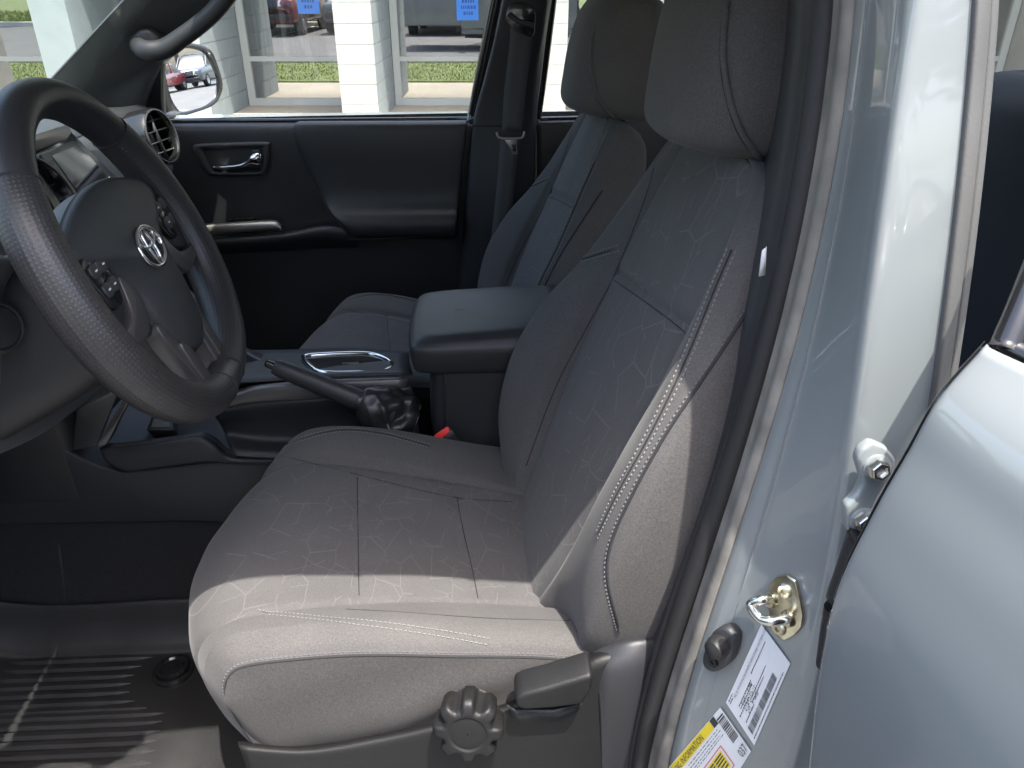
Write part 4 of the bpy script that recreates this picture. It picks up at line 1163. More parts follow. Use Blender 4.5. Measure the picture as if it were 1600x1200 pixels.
# centre stack: sloping pillar trims beside the tray
prism('stack_trim', [at(200, 612, 1.10), at(214, 608, 1.10), at(186, 655, 1.085), at(166, 697, 1.06), at(150, 701, 1.055), at(152, 690, 1.06), at(172, 660, 1.085)], (0, .03, 0), SILVD, con, bevel=.003)
prism('stack_side', [at(120, 640, 1.09), at(190, 605, 1.115), at(152, 700, 1.065), at(112, 706, 1.065)], (-.02, .05, 0), SOFT, con, bevel=.004)
box('stack_body', (-.80, 1.06, .70), (-.64, 1.32, 1.10), SOFT, con, bevel=.02)
# mid body below the silver strip
mb = np.array([[at(330, 641, 1.105), at(400, 629, 1.105), at(520, 621, 1.105), at(640, 604, 1.105)],
               [at(335, 650, 1.105), at(400, 638, 1.105), at(520, 629, 1.105), at(645, 612, 1.105)],
               [at(345, 664, 1.118), at(405, 662, 1.118), at(530, 655, 1.118), at(650, 640, 1.115)],
               [at(352, 680, 1.116), at(412, 688, 1.116), at(535, 688, 1.116), at(655, 680, 1.112)],
               [at(362, 700, 1.080), at(420, 704, 1.075), at(540, 706, 1.075), at(660, 704, 1.075)],
               [at(366, 712, 1.066), at(424, 716, 1.064), at(545, 718, 1.064), at(665, 716, 1.064)]])
gmesh('mid_panel', loft(mb, 6, 6), PLAS, con, thick=.004)
# silver strip, top deck, cup tray with bright surround
ss = np.array([[at(330, 623, 1.118), at(376, 607, 1.12), at(415, 598, 1.122), at(520, 591, 1.122), at(634, 588, 1.122)],
               [at(328, 629, 1.104), at(374, 614, 1.104), at(414, 604, 1.104), at(520, 597, 1.104), at(636, 591, 1.106)],
               [at(328, 643, 1.100), at(374, 630, 1.100), at(415, 625, 1.100), at(520, 619, 1.100), at(636, 603, 1.102)],
               [at(330, 646, 1.106), at(376, 634, 1.106), at(415, 629, 1.106), at(520, 622, 1.106), at(636, 606, 1.106)]])
gmesh('silver_strip', loft(ss, 4, 6), SILVD, con, thick=.003)
zd = at(545, 570, 1.2)[2]
deck = np.array([[at(320, 600, 1.11), at(400, 598, 1.115), at(520, 590, 1.12), at(645, 586, 1.12)], [at(352, 572, 1.21), at(420, 570, 1.21), at(530, 566, 1.215), at(640, 568, 1.2)], [at(380, 549, 1.30), at(440, 549, 1.30), at(540, 546, 1.30), at(640, 552, 1.28)]])
DK = np.array([at(480, 560, 1.22), at(610, 568, 1.20)])
gmesh('top_deck', loft(deck, 4, 5), PLAS, con, thick=.003)
cupo = smoothpoly([at(*p) for p in [(476, 566, 1.215), (480, 561, 1.235), (520, 558, 1.245), (568, 557, 1.245), (592, 561, 1.235), (610, 570, 1.205), (613, 577, 1.18), (606, 583, 1.16), (590, 587, 1.148), (545, 588, 1.145), (520, 588, 1.146), (494, 584, 1.158)]], 4)
cupo = cupo + np.array([0, 0, .006])
tube('cup_surround', cupo, .0042, CHROME, con, ns=8, closed=True, sub=1)
mk('cup_well', np.concatenate([cupo, [cupo.mean(0)]]), [(i, (i + 1) % len(cupo), len(cupo)) for i in range(len(cupo))], MATS['gloss_black'], con)
prism('cup_clip', [at(534, 571, 1.19), at(560, 569, 1.19), at(562, 572, 1.19), at(546, 574, 1.19), at(542, 580, 1.18), at(536, 580, 1.18)], (0, .004, .004), SILVD, con, bevel=.001)
# gear lever gaiter, partly behind the wheel
G = []
gc = at(408, 585, 1.24)
for h, r in ((-.01, .055), (.0, .056), (.012, .046), (.024, .034), (.036, .024), (.05, .015), (.07, .011), (.12, .011)):
    G.append([gc + np.array([-max(0, h) * .75 + r * math.cos(t) * (1 + .14 * math.sin(5 * t + h * 90)), r * math.sin(t) * (1 + .1 * math.cos(4 * t + h * 60)), h]) for t in np.linspace(0, 2 * math.pi, 40, endpoint=False)])
gmesh('shift_boot', np.array(G), BOOT, con, cv=True, caps=True)
lathe('shift_knob', gc + (-.085, 0, .10), (-.6, 0, 1), [(.010, 0), (.018, .01), (.023, .03), (.022, .055), (.014, .068), (.002, .07)], LEATH, con, ns=24)
# storage bin and armrest lid
bx0, bx1 = at(672, 600, 1.095)[0], .26
bn = np.array([[(bx1, 1.085, z), (bx0 + .06, 1.085, z), (bx0 + .02, 1.088, z), (bx0, 1.11, z), (bx0 - .002, 1.19, z), (bx0, 1.27, z), (bx0 + .03, 1.295, z), (bx1, 1.295, z)] for z in (.50, .66, .80, .90, .955)])
bn[0:2, 1:7, 0] += .03
gmesh('storage_bin', loft(bn, 6, 6), PLAS, con, flip=True)
bt = at(690, 620, 1.083)
prism('bin_seam', [at(700, 566, 1.0835), at(701.5, 566, 1.0835), at(695, 672, 1.0835), at(693.5, 672, 1.0835)], (0, .001, 0), SEAM, con, bevel=0)
LG = []
for z, g, lift in ((.926, -.006, 0), (.928, 0, 0), (.942, .003, 0), (.966, .004, 0), (.975, -.001, .2), (.981, -.010, .5), (.985, -.028, .8), (.987, -.095, 1)):
    x0, x1, y0, y1 = bx0 - .030 - g, .27, 1.078 - g, 1.305 + g
    row = [(x1, y0), ((x0 + x1) / 2, y0), (x0 + .09, y0), (x0 + .024, y0 + .003), (x0 + .005, y0 + .024), (x0, (y0 + y1) / 2), (x0 + .005, y1 - .024), (x0 + .024, y1 - .003), (x0 + .09, y1), ((x0 + x1) / 2, y1), (x1, y1)]
    LG.append([(x, y, z + .012 * lift * math.sin(math.pi * min(1, (x - x0) / (x1 - x0)) * .8)) for x, y in row])
LGd = loft(np.array(LG), 5, 6)
gmesh('armrest_lid', LGd, SOFT, con, flip=True)
mid_ = np.array([[r[k] for k in range(11)] for r in LG[-1:]])[0]
ctr = [np.array(mid_[k]) for k in range(11)]
VV = [p for p in LGd[-1]]; n0 = len(VV)
mk('armrest_top', VV, [(i, i + 1, n0 - 2 - i, n0 - 1 - i)[::-1] for i in range(n0 // 2)], SOFT, con)

# ================================================================== hand brake
hb_ = thing('parking_brake', 'black hand brake lever with push button and creased leather boot', 'hand brake', tuple(at(600, 660, 1.1)))
tip, bas = at(428, 572, 1.085), at(598, 640, 1.075)
ax = (bas - tip) / np.linalg.norm(bas - tip)
L = np.linalg.norm(bas - tip)
tube('grip', [tip, tip + ax * .012, tip + ax * L * .3, tip + ax * L * .7, bas + ax * .02], [.0105, .0128, .0142, .0158, .0155], PLAS, hb_, ns=18, oval=1.12)
lathe('push_button', tip - ax * .014, ax, [(.004, 0), (.0062, .002), (.0066, .02)], GLOSSB, hb_, ns=16)
Gb = []
nst = 44
e0, e1 = tip + ax * L * .78, at(640, 660, 1.10)
for i in range(nst):
    k = i / (nst - 1)
    cpt = e0 * (1 - k) + e1 * k + np.array([0, .004 * k, -.014 * k])
    r = .0165 + .040 * k ** .6 - .014 * max(0, k - .8) / .2
    u2 = np.cross(ax, [0, 1, 0]); u2 /= np.linalg.norm(u2)
    row = []
    for t in np.linspace(0, 2 * math.pi, 96, endpoint=False):
        wr = 1.05 + min(1, k * 1.6) * (.20 * abs(math.sin(6.5 * k + 1.4 * math.sin(t * 2 + .6) + .8 * math.sin(3 * t))) - .22 * abs(math.sin(2.5 * t + 5 * k + 1.1 * math.sin(4 * k + t))) ** .7 + .07 * math.sin(7 * t - 11 * k))
        row.append(cpt + r * wr * (math.cos(t) * u2 * 1.05 + math.sin(t) * np.array([0, .85, 0])))
    Gb.append(row)
gmesh('boot', np.array(Gb), BOOT, hb_, cv=True, caps=True)
tube('boot_collar', [e0 - ax * .004, e0 + ax * .006], [.0172, .0180], BOOT, hb_, ns=18)

# ================================================================== driver's belt buckle
bk = thing('belt_buckle', 'black seat belt buckle with bright red release button', 'belt buckle', tuple(at(690, 700, 1.06)))
q_ = [at(676, 681, 1.058), at(700, 664, 1.058), at(711, 676, 1.052), at(686, 694, 1.052)]
up_ = q_[0] - at(700, 720, 1.06); up_ /= np.linalg.norm(up_)
prism('buckle_body', q_, -np.array([-.02, -.01, .055]) * 1.0, PLAS, bk, bevel=.003)
nb = np.cross(q_[1] - q_[0], q_[3] - q_[0]); nb /= np.linalg.norm(nb)
if np.dot(nb, CP - q_[0]) < 0: nb = -nb
def bq(u, v, h): return (q_[0] * (1 - u) + q_[1] * u) * (1 - v) + (q_[3] * (1 - u) + q_[2] * u) * v + nb * h
prism('release_button', [bq(.04, .14, .003), bq(.16, .03, .003), bq(.92, .05, .003), bq(.95, .25, .003), bq(.86, .66, .003), bq(.12, .68, .003)], -nb * .004, RED, bk, bevel=.001)

# ================================================================== passenger front door
pd = thing('passenger_door', 'closed far door with black trim panel, chrome handle and wing mirror', 'car door', (-.35, 1.98, .45))
rows = []
for y, Yv in ((188, 1.985), (190.5, 1.962), (196, 1.945), (208, 1.938), (240, 1.936), (300, 1.94), (360, 1.945), (450, 1.945), (560, 1.945), (700, 1.945)):
    yo = y - 190
    rows.append([(236 + .02 * yo, y + 2.5, Yv), (330, y + 1.5, Yv), (420, y + 1, Yv), (520, y + .5, Yv), (640, y, Yv), (732 - .055 * yo, y - 1, Yv), (740 - .055 * yo, y - 1, Yv + .02)])
gmesh('door_panel', loft(netpx(rows), 6, 6), SOFT, pd, thick=.01)
# raised padded section with the armrest swelling out at its foot
pad = []
for y, xl, Yv in ((189, 470, 1.955), (192, 464, 1.935), (202, 460, 1.925), (230, 467, 1.921), (270, 484, 1.921), (305, 502, 1.919), (325, 513, 1.908), (338, 522, 1.890), (350, 533, 1.882), (362, 543, 1.882), (370, 548, 1.89), (374, 552, 1.912)):
    xr = 729 - .10 * (y - 190)
    pad.append([(xl - 2, y, Yv + .02), (xl, y, Yv + .008), (xl + 5, y, Yv)] + [(xl + (xr - xl) * k, y - 1.0 * k, Yv) for k in (.25, .5, .75)] + [(xr - 5, y - 1.5, Yv), (xr, y - 1.5, Yv + .008), (xr + 2, y - 1.5, Yv + .02)])
gmesh('armrest_pad', loft(netpx(pad), 6, 6), SOFT, pd)
tube('pad_seam', [at(462, 200, 1.928), at(470, 235, 1.924), at(490, 285, 1.924), at(510, 320, 1.915), at(530, 348, 1.888), at(547, 371, 1.888), at(560, 374, 1.895), at(702, 368, 1.895)], .0022, SEAM, pd, ns=6)
# lower pull shelf
sh = np.array([[at(300, 372, 1.93), at(440, 362, 1.93), at(500, 352, 1.93), at(545, 352, 1.925)], [at(300, 376, 1.905), at(440, 366, 1.90), at(500, 355, 1.895), at(545, 356, 1.895)],
               [at(300, 388, 1.905), at(440, 378, 1.90), at(500, 372, 1.895), at(560, 376, 1.895)], [at(300, 400, 1.94), at(440, 392, 1.94), at(500, 388, 1.94), at(560, 388, 1.94)]])
gmesh('pull_shelf', loft(sh, 5, 6), PLAS, pd)
st_ = np.array([[at(297, 354, 1.925), at(310, 350.5, 1.92), at(360, 347, 1.915), at(425, 343.5, 1.91), at(440, 351, 1.905)], [at(296, 358, 1.905), at(311, 354, 1.90), at(360, 350, 1.895), at(424, 346.5, 1.892), at(438, 353, 1.89)],
                [at(296, 371, 1.902), at(314, 364, 1.898), at(362, 361, 1.892), at(424, 356, 1.888), at(440, 359, 1.888)], [at(297, 374, 1.92), at(315, 367, 1.91), at(363, 364, 1.905), at(426, 359, 1.90), at(441, 361, 1.90)]])
gmesh('silver_trim', loft(st_, 4, 5), SILV, pd, thick=.003)
prism('window_switch', [at(352, 340, 1.93), at(366, 340, 1.93), at(365, 343, 1.92), at(351, 343, 1.92)], (0, .01, -.004), GLOSSB, pd, bevel=.001)
prism('window_switch', [at(374, 339, 1.93), at(398, 339, 1.93), at(397, 342, 1.92), at(373, 342, 1.92)], (0, .01, -.004), GLOSSB, pd, bevel=.001)
# handle in its bezel
def zd5(x, y): return (240 + x / 3.077, y / 3.077)
bo = smoothpoly([at(*zd5(*p), 1.937) for p in [(195, 700), (230, 690), (400, 684), (545, 682), (562, 700), (560, 770), (545, 820), (515, 838), (400, 840), (285, 838), (250, 815), (205, 740)]], 4)
bi = smoothpoly([at(*zd5(*p), 1.932) for p in [(240, 722), (270, 715), (400, 710), (505, 708), (518, 718), (518, 770), (514, 815), (495, 826), (400, 828), (300, 826), (278, 805), (250, 750)]], 4)
Gz = np.array([bo, bo + (0, -.008, 0), (bo * .5 + bi * .5) + (0, -.008, 0), bi + (0, -.002, 0), bi + (0, .020, 0)])
bz = gmesh('handle_bezel', Gz, PLAS, pd, cv=True, caps=True, flip=True)
hl = [(285, 803, 1.928), (310, 805, 1.922), (360, 804, 1.918), (410, 798, 1.915), (445, 786, 1.913), (470, 768, 1.912), (500, 765, 1.914), (514, 768, 1.92)]
hG = np.array([[at(*zd5(x, y - t), Y + dy) for t, dy in ((0, 0), (4 + w, -.004), (w * 2, -.001), (w * 2 + 1, .008), (-1, .008))] for (x, y, Y), w in zip(hl, (2, 4, 5, 6, 9, 11, 10, 8))])
hG2 = np.array([[at(*zd5(x, y + w * .9), Y), at(*zd5(x, y), Y - .005), at(*zd5(x, y - w * .9), Y - .001), at(*zd5(x, y - w), Y + .008), at(*zd5(x, y + w), Y + .008)] for (x, y, Y), w in zip(hl, (5, 8, 9, 10, 14, 22, 28, 26))])
gmesh('door_handle', loft(hG2, 4, 3, cv=True), CHROME, bz, cv=True, caps=True, flip=True)
prism('lock_mark', [at(*zd5(*p), 1.939) for p in [(443, 718), (455, 718), (453, 752), (441, 752)]], (0, .004, 0), RED, bz, bevel=0)
prism('lock_knob', [at(*zd5(*p), 1.926) for p in [(468, 722), (512, 720), (514, 752), (470, 754)]], (0, .012, 0), PLAS, bz, bevel=.002)
# glass and its seals, quarter sail, front frame
gl = np.array([[at(232, 194, 1.985), at(480, 192, 1.985), at(742, 190, 1.985)], [at(300, 60, 1.955), at(500, 60, 1.955), at(775, 60, 1.955)], [at(420, -120, 1.90), at(560, -120, 1.90), at(815, -120, 1.90)]])
gmesh('window_glass', loft(gl, 4, 4), WINDOW, pd)
tube('glass_run', [at(256, 189.5, 1.97), at(480, 187.8, 1.97), at(736, 185.5, 1.97)], .0052, GLOSSB, pd, ns=8)
prism('sail_panel', [at(182, 160, 1.92), at(205, 125, 1.91), at(255, 92, 1.90), at(254, 150, 1.94), at(257, 194, 1.965), at(190, 194, 1.965)], (0, .02, 0), SOFT, pd, bevel=.003)
tube('glass_run', [at(254, 92, 1.895), at(253.5, 150, 1.93), at(256.5, 190, 1.955)], .0032, BAND, pd, ns=8)
tube('rear_frame', [at(738, 192, 1.965), at(757, 95, 1.945), at(776, 0, 1.92), at(800, -120, 1.885)], .016, GLOSSB, pd, ns=10)
# outer skin below the glass
G = np.array([[(-1.0, 2.02, 1.165), (-.4, 2.03, 1.17), (.12, 2.03, 1.175)], [(-1.0, 2.08, 1.10), (-.4, 2.10, 1.10), (.12, 2.10, 1.10)], [(-1.0, 2.07, .46), (-.4, 2.09, .46), (.12, 2.09, .46)]])
gmesh('outer_skin', loft(G, 4, 4), PAINT, pd)
# wing mirror (part of the door): shell, glass
MC = at(303, 126, 2.17)
vd = (MC - CP) / np.linalg.norm(MC - CP); rd_ = np.array([.925, .36, -.018]); rd_ /= np.linalg.norm(rd_)
mn = rd_ - vd; mn /= np.linalg.norm(mn)
gpx = [(257, 100), (266, 84), (285, 76), (304, 77), (319, 84), (330, 103), (338, 125), (335, 151), (322, 164), (303, 171), (284, 175), (274, 166), (266, 150), (260, 125)]
opx = [(250, 96), (262, 78), (285, 67), (310, 69), (331, 78), (342, 102), (350, 133), (345, 153), (333, 166), (306, 176), (282, 183), (266, 186), (258, 165), (252, 130)]
gp = smoothpoly([onplane(x, y, MC, mn) for x, y in gpx], 4)
op = smoothpoly([onplane(x, y, MC + mn * .004, mn) for x, y in opx], 4)
cc = gp.mean(0)
mir = gmesh('wing_mirror', np.array([gp - mn * .006, gp + mn * .001, gp * .25 + op * .75 + mn * .002, op - mn * .004, op - mn * .03, cc + (op - cc) * .93 - mn * .07, cc + (op - cc) * .7 - mn * .10, cc + (op - cc) * .3 - mn * .115]), GLOSSB, pd, cv=True, caps=True)
mk('mirror_glass', gp, [list(range(len(gp)))], MIRROR, mir, smooth=False)
prism('mirror_foot', [at(252, 178, 2.0), at(275, 183, 2.05), at(262, 189, 2.05), at(252, 189, 2.0)], (0, .10, 0), GLOSSB, mir, bevel=.004)

# far side windscreen pillar trim with grab handle
ap = np.array([[at(74, 131, 1.80), at(110, 92, 1.79), at(150, 48, 1.78), at(198, -4, 1.77), at(260, -70, 1.75)],
               [at(80, 136, 1.81), at(116, 97, 1.80), at(157, 53, 1.79), at(206, 2, 1.78), at(270, -64, 1.76)],
               [at(118, 160, 1.85), at(150, 125, 1.845), at(192, 85, 1.84), at(240, 40, 1.83), at(312, -30, 1.81)],
               [at(170, 172, 1.88), at(185, 140, 1.88), at(222, 108, 1.88), at(270, 70, 1.87), at(345, 10, 1.85)],
               [at(215, 190, 1.905), at(222, 152, 1.90), at(254, 96, 1.895), at(300, 58, 1.885), at(365, 4, 1.865)],
               [at(222, 200, 1.93), at(230, 160, 1.93), at(260, 100, 1.93), at(304, 60, 1.92), at(368, 6, 1.90)]])
gmesh('windshield_pillar', loft(ap, 6, 6), PILT, truck, thick=.004, flip=False, label='dark plastic trim of the far windscreen pillar')
gh = tube('grab_handle', [at(212, 62, 1.845), at(216, 72, 1.80), at(232, 80, 1.785), at(258, 76, 1.785), at(285, 58, 1.785), at(312, 38, 1.785), at(340, 12, 1.785), at(372, -30, 1.785), at(400, -70, 1.785), at(402, -90, 1.84)], [.014, .019, .021, .020, .0185, .018, .018, .018, .019, .016], PLAS, truck, ns=16, up=(0, 1, 0), oval=.85)
prism('handle_foot', [at(*p, 1.80) for p in [(197, 62), (216, 45), (232, 44), (244, 56), (262, 80), (248, 93), (222, 94), (205, 84)]], (0, .06, 0), PLAS, gh, bevel=.012, seg=4)
prism('handle_cap', [at(*p, 1.790) for p in [(203, 66), (213, 58), (222, 60), (240, 82), (232, 88), (215, 84)]], (0, .012, 0), PLAS, gh, bevel=.004, seg=3)

# far side B pillar trim
bp_ = np.array([[at(797, -60, 1.86), at(800, -60, 1.845), at(825, -60, 1.84), at(858, -60, 1.84), at(872, -60, 1.86)],
                [at(777, 40, 1.90), at(781, 40, 1.885), at(812, 40, 1.875), at(846, 40, 1.875), at(856, 40, 1.895)],
                [at(757, 120, 1.925), at(762, 120, 1.91), at(795, 120, 1.90), at(830, 120, 1.90), at(846, 120, 1.92)],
                [at(738, 196, 1.94), at(744, 196, 1.925), at(785, 196, 1.912), at(824, 196, 1.915), at(838, 196, 1.935)],
                [at(728, 300, 1.935), at(735, 300, 1.915), at(770, 300, 1.900), at(800, 300, 1.90), at(835, 300, 1.93)],
                [at(718, 420, 1.94), at(724, 420, 1.92), at(750, 420, 1.905), at(790, 420, 1.905), at(830, 420, 1.94)],
                [at(708, 520, 1.95), at(714, 520, 1.93), at(740, 520, 1.91), at(790, 520, 1.91), at(830, 520, 1.95)]])
gmesh('far_pillar_trim', loft(bp_, 6, 6), PLAS, truck, thick=.004)
tube('trim_seam', [at(738, 196.5, 1.926), at(785, 197, 1.909), at(824, 196.5, 1.912)], .0016, SEAM, truck, ns=6)

# far side seat belt
sb = thing('seat_belt', 'dark seat belt hanging on the far door pillar with metal tongue', 'seat belt', tuple(at(790, 300, 1.89)))
web = np.array([[at(798, 30, 1.86), at(834, 28, 1.86)], [at(796, 70, 1.866), at(831, 70, 1.866)], [at(788, 140, 1.88), at(822, 140, 1.88)], [at(784, 205, 1.886), at(815, 206, 1.886)]])
gmesh('webbing', loft(web, 6, 3), BELT, sb, thick=.0015)
web = np.array([[at(782, 214, 1.884), at(812, 215, 1.884)], [at(778, 270, 1.88), at(806, 270, 1.88)], [at(772, 330, 1.88), at(800, 330, 1.88)], [at(762, 420, 1.88), at(792, 420, 1.88)]])
gmesh('webbing', loft(web, 6, 3), BELT, sb, thick=.0015)
tg_ = tube('tongue', [at(776, 206, 1.882), at(778, 213, 1.880), at(786, 216, 1.879), at(812, 216, 1.879), at(818, 212, 1.880), at(819, 205, 1.882)], .0028, SILV, sb, ns=8)
prism('tongue_plate', [at(*p, 1.877) for p in [(788, 218), (808, 218), (807, 226), (809, 240), (806, 242), (800, 241), (794, 228)]], (0, .003, 0), SILV, tg_, bevel=.0008)
prism('tongue_slot', [at(*p, 1.8765) for p in [(799, 226), (806, 226), (806, 237), (802, 236)]], (0, .0035, 0), SOFT, tg_, bevel=0)
prism('belt_guide', smoothpoly([at(*p, 1.86) for p in [(797, 8), (815, 4), (835, 14), (836, 40), (832, 58), (812, 52), (796, 40), (791, 26)]], 4), (0, .03, 0), GLOSSB, sb, bevel=.006, seg=3)
tube('guide_loop', [at(795, 22, 1.852), at(812, 34, 1.848), at(834, 40, 1.85)], .006, PLAS2, sb, ns=10)

# ================================================================== far rear door
pr = thing('far_rear_door', 'closed far rear door with black sill seen past the passenger headrest', 'car door', (.75, 1.98, .45))
pn_ = [[(836, 187, 1.985), (930, 184.5, 1.985), (1200, 178, 1.985), (1640, 168, 1.985)], [(836, 191, 1.955), (930, 188.5, 1.955), (1200, 182, 1.955), (1640, 172, 1.955)],
       [(838, 206, 1.94), (930, 204, 1.94), (1200, 198, 1.94), (1640, 190, 1.94)], [(838, 330, 1.94), (930, 330, 1.94), (1200, 330, 1.94), (1640, 330, 1.94)], [(830, 560, 1.95), (930, 560, 1.95), (1200, 560, 1.95), (1640, 600, 1.95)]]
gmesh('door_panel', loft(netpx(pn_), 6, 6), SOFT, pr, thick=.01)
gl = np.array([[at(834, 190, 1.985), at(1200, 181, 1.985), at(1640, 170, 1.985)], [at(850, 60, 1.955), at(1200, 60, 1.955), at(1600, 60, 1.955)], [at(872, -120, 1.90), at(1200, -120, 1.90), at(1560, -120, 1.90)]])
gmesh('window_glass', loft(gl, 4, 4), WINDOW, pr)
tube('glass_run', [at(836, 186.5, 1.97), at(1000, 182.5, 1.97), at(1300, 175, 1.97), at(1640, 167, 1.97)], .006, GLOSSB, pr, ns=8)
tube('front_frame', [at(838, 192, 1.96), at(848, 120, 1.945), at(860, 20, 1.915), at(876, -120, 1.88)], .011, GLOSSB, pr, ns=10)
tube('rear_frame', [at(1660, 180, 1.97), at(1650, 60, 1.95), at(1600, -120, 1.89)], .03, SOFT, pr, ns=10)
G = np.array([[(.14, 2.03, 1.175), (.8, 2.03, 1.18), (1.5, 2.03, 1.18)], [(.14, 2.10, 1.10), (.8, 2.10, 1.10), (1.5, 2.08, 1.10)], [(.14, 2.09, .46), (.8, 2.09, .46), (1.5, 2.07, .46)]])
gmesh('outer_skin', loft(G, 4, 4), PAINT, pr)
prism('cloth_tag', [at(862, 212, 1.72), at(873, 209, 1.72), at(870, 222, 1.72), at(860, 227, 1.72)], (0, .001, 0), LABELW, pseat, bevel=0)

# ================================================================== outside: ground, walk, lawn, showroom, parked cars, trees
OFF['passenger_seat'] = np.array(pseat.location)
ASPH = mat('asphalt', (.10, .10, .10), .9, grain=.8, gscale=60, var=.25, vscale=1.2, fine=.3)
CONC = mat('concrete', (.29, .265, .215), .85, grain=.4, gscale=80, var=.12, vscale=1.5)
KERB = mat('kerb_concrete', (.56, .53, .46), .85, var=.12, vscale=3)
LINE = mat('line_paint', (.75, .75, .72), .7, var=.15, vscale=10)
GRASS = mat('grass_blade', (.20, .235, .05), .8, var=.35, vscale=2.5)
SOIL = mat('lawn_soil', (.10, .13, .04), .95, var=.4, vscale=4, fine=.4)
WHITE = mat('white_block', (.34, .335, .31), .75, grain=.5, gscale=90, var=.06, vscale=5)
JOINT = mat('mortar', (.30, .31, .31), .9, var=.08)
FRAME = mat('white_frame', (.42, .43, .41), .45)
FASCIA = mat('fascia', (.42, .44, .45), .6, var=.05)
ROOMW = mat('room_wall', (.10, .11, .11), .9)
ROOMF = mat('room_floor', (.10, .095, .085), .6)
BLIND = mat('blind', (.30, .32, .28), .8)
BLUE = mat('blue_notice', (.045, .22, .72), .5)
NAVY = mat('notice_print', (.02, .07, .32), .5)
SHOP = glass('shop_glass', (.30, .36, .32), .46)

RZ = -YAW
def og(u, d, z=0.0):     # outdoor grid, square to the showroom front
    return np.array([u * math.cos(RZ) - d * math.sin(RZ), u * math.sin(RZ) + d * math.cos(RZ), z])
def othing(name, label, cat, u, d, z=0.0, rot=0.0, group=None):
    o = thing(name, label, cat, tuple(og(u, d, z)), group)
    o.rotation_euler = (0, 0, RZ + rot)
    OFF[o.name] = np.array([u, d, z]) if rot == 0 else np.zeros(3)
    return o
def sheet(name, u0, u1, d0, d1, z, m, kind='structure'):
    o = mk(name, [og(u0, d0, z), og(u1, d0, z), og(u1, d1, z), og(u0, d1, z)], [(0, 1, 2, 3)], m, smooth=False)
    o['kind'] = kind
    return o
props(sheet('ground', -400, 400, -400, 400, 0.0, ASPH), 'grey asphalt of the car park')
def slab(name, u0, u1, d0, d1, z, m, lab):
    V = [og(u, d, h) for h in (-.05, z) for u, d in ((u0, d0), (u1, d0), (u1, d1), (u0, d1))]
    o = mk(name, V, [(4, 5, 6, 7), (0, 1, 5, 4), (1, 2, 6, 5), (2, 3, 7, 6), (3, 0, 4, 7)], m, smooth=False, bevel=.015)
    o['kind'] = 'structure'; o['label'] = lab
    return o
slab('pavement', -30, 18, 7.9, 16, .03, CONC, 'tan concrete walk along the showroom')
slab('lawn_bed', -30, 18, 5.1, 7.895, .05, SOIL, 'strip of lawn soil before the walk')
slab('kerb', -30, 18.2, 4.92, 5.095, .13, KERB, 'pale kerb edging the lawn')
slab('far_kerb', -40, 30, -7.4, -7.2, .13, KERB, 'pale kerb across the car park')
slab('far_lawn_bed', -60, 60, -40, -7.405, .06, SOIL, 'lawn beyond the car park')
for u in (22, 25, 28, 31, 34):
    sheet('parking_line', u, u + .12, 6, 12, .004, LINE)
for u in (-9.2, -6.5, -3.8, -1.1, 1.6, 4.3):
    sheet('parking_line', u, u + .1, -7.1, -2.4, .004, LINE)
# grass blades on both lawns: uncountable, one object each
def lawn(name, u0, u1, d0, d1, n, lab, h0=.05, h1=.10, z=.05):
    r = np.random.default_rng(3)
    V, F = [], []
    for k in range(n):
        u, d = r.uniform(u0, u1), r.uniform(d0, d1); a = r.uniform(0, math.pi); h = r.uniform(h0, h1); w = h * .22
        b = og(u, d, z - .005); dx_ = np.array([math.cos(a), math.sin(a), 0]) * w; ln_ = np.array([r.normal() * .35 * h, r.normal() * .35 * h, h])
        V += [b - dx_, b + dx_, b + ln_]; F.append((3 * k, 3 * k + 1, 3 * k + 2))
    o = mk(name, V, F, GRASS, smooth=False)
    props(o, lab, 'grass', kind='stuff')
lawn('grass', -9, 17.9, 5.15, 7.85, 32000, 'short yellow green lawn before the showroom walk', .018, .045)
lawn('grass', -22, 12, -16, -7.5, 16000, 'short green lawn across the car park under trees', .08, .16, .06)

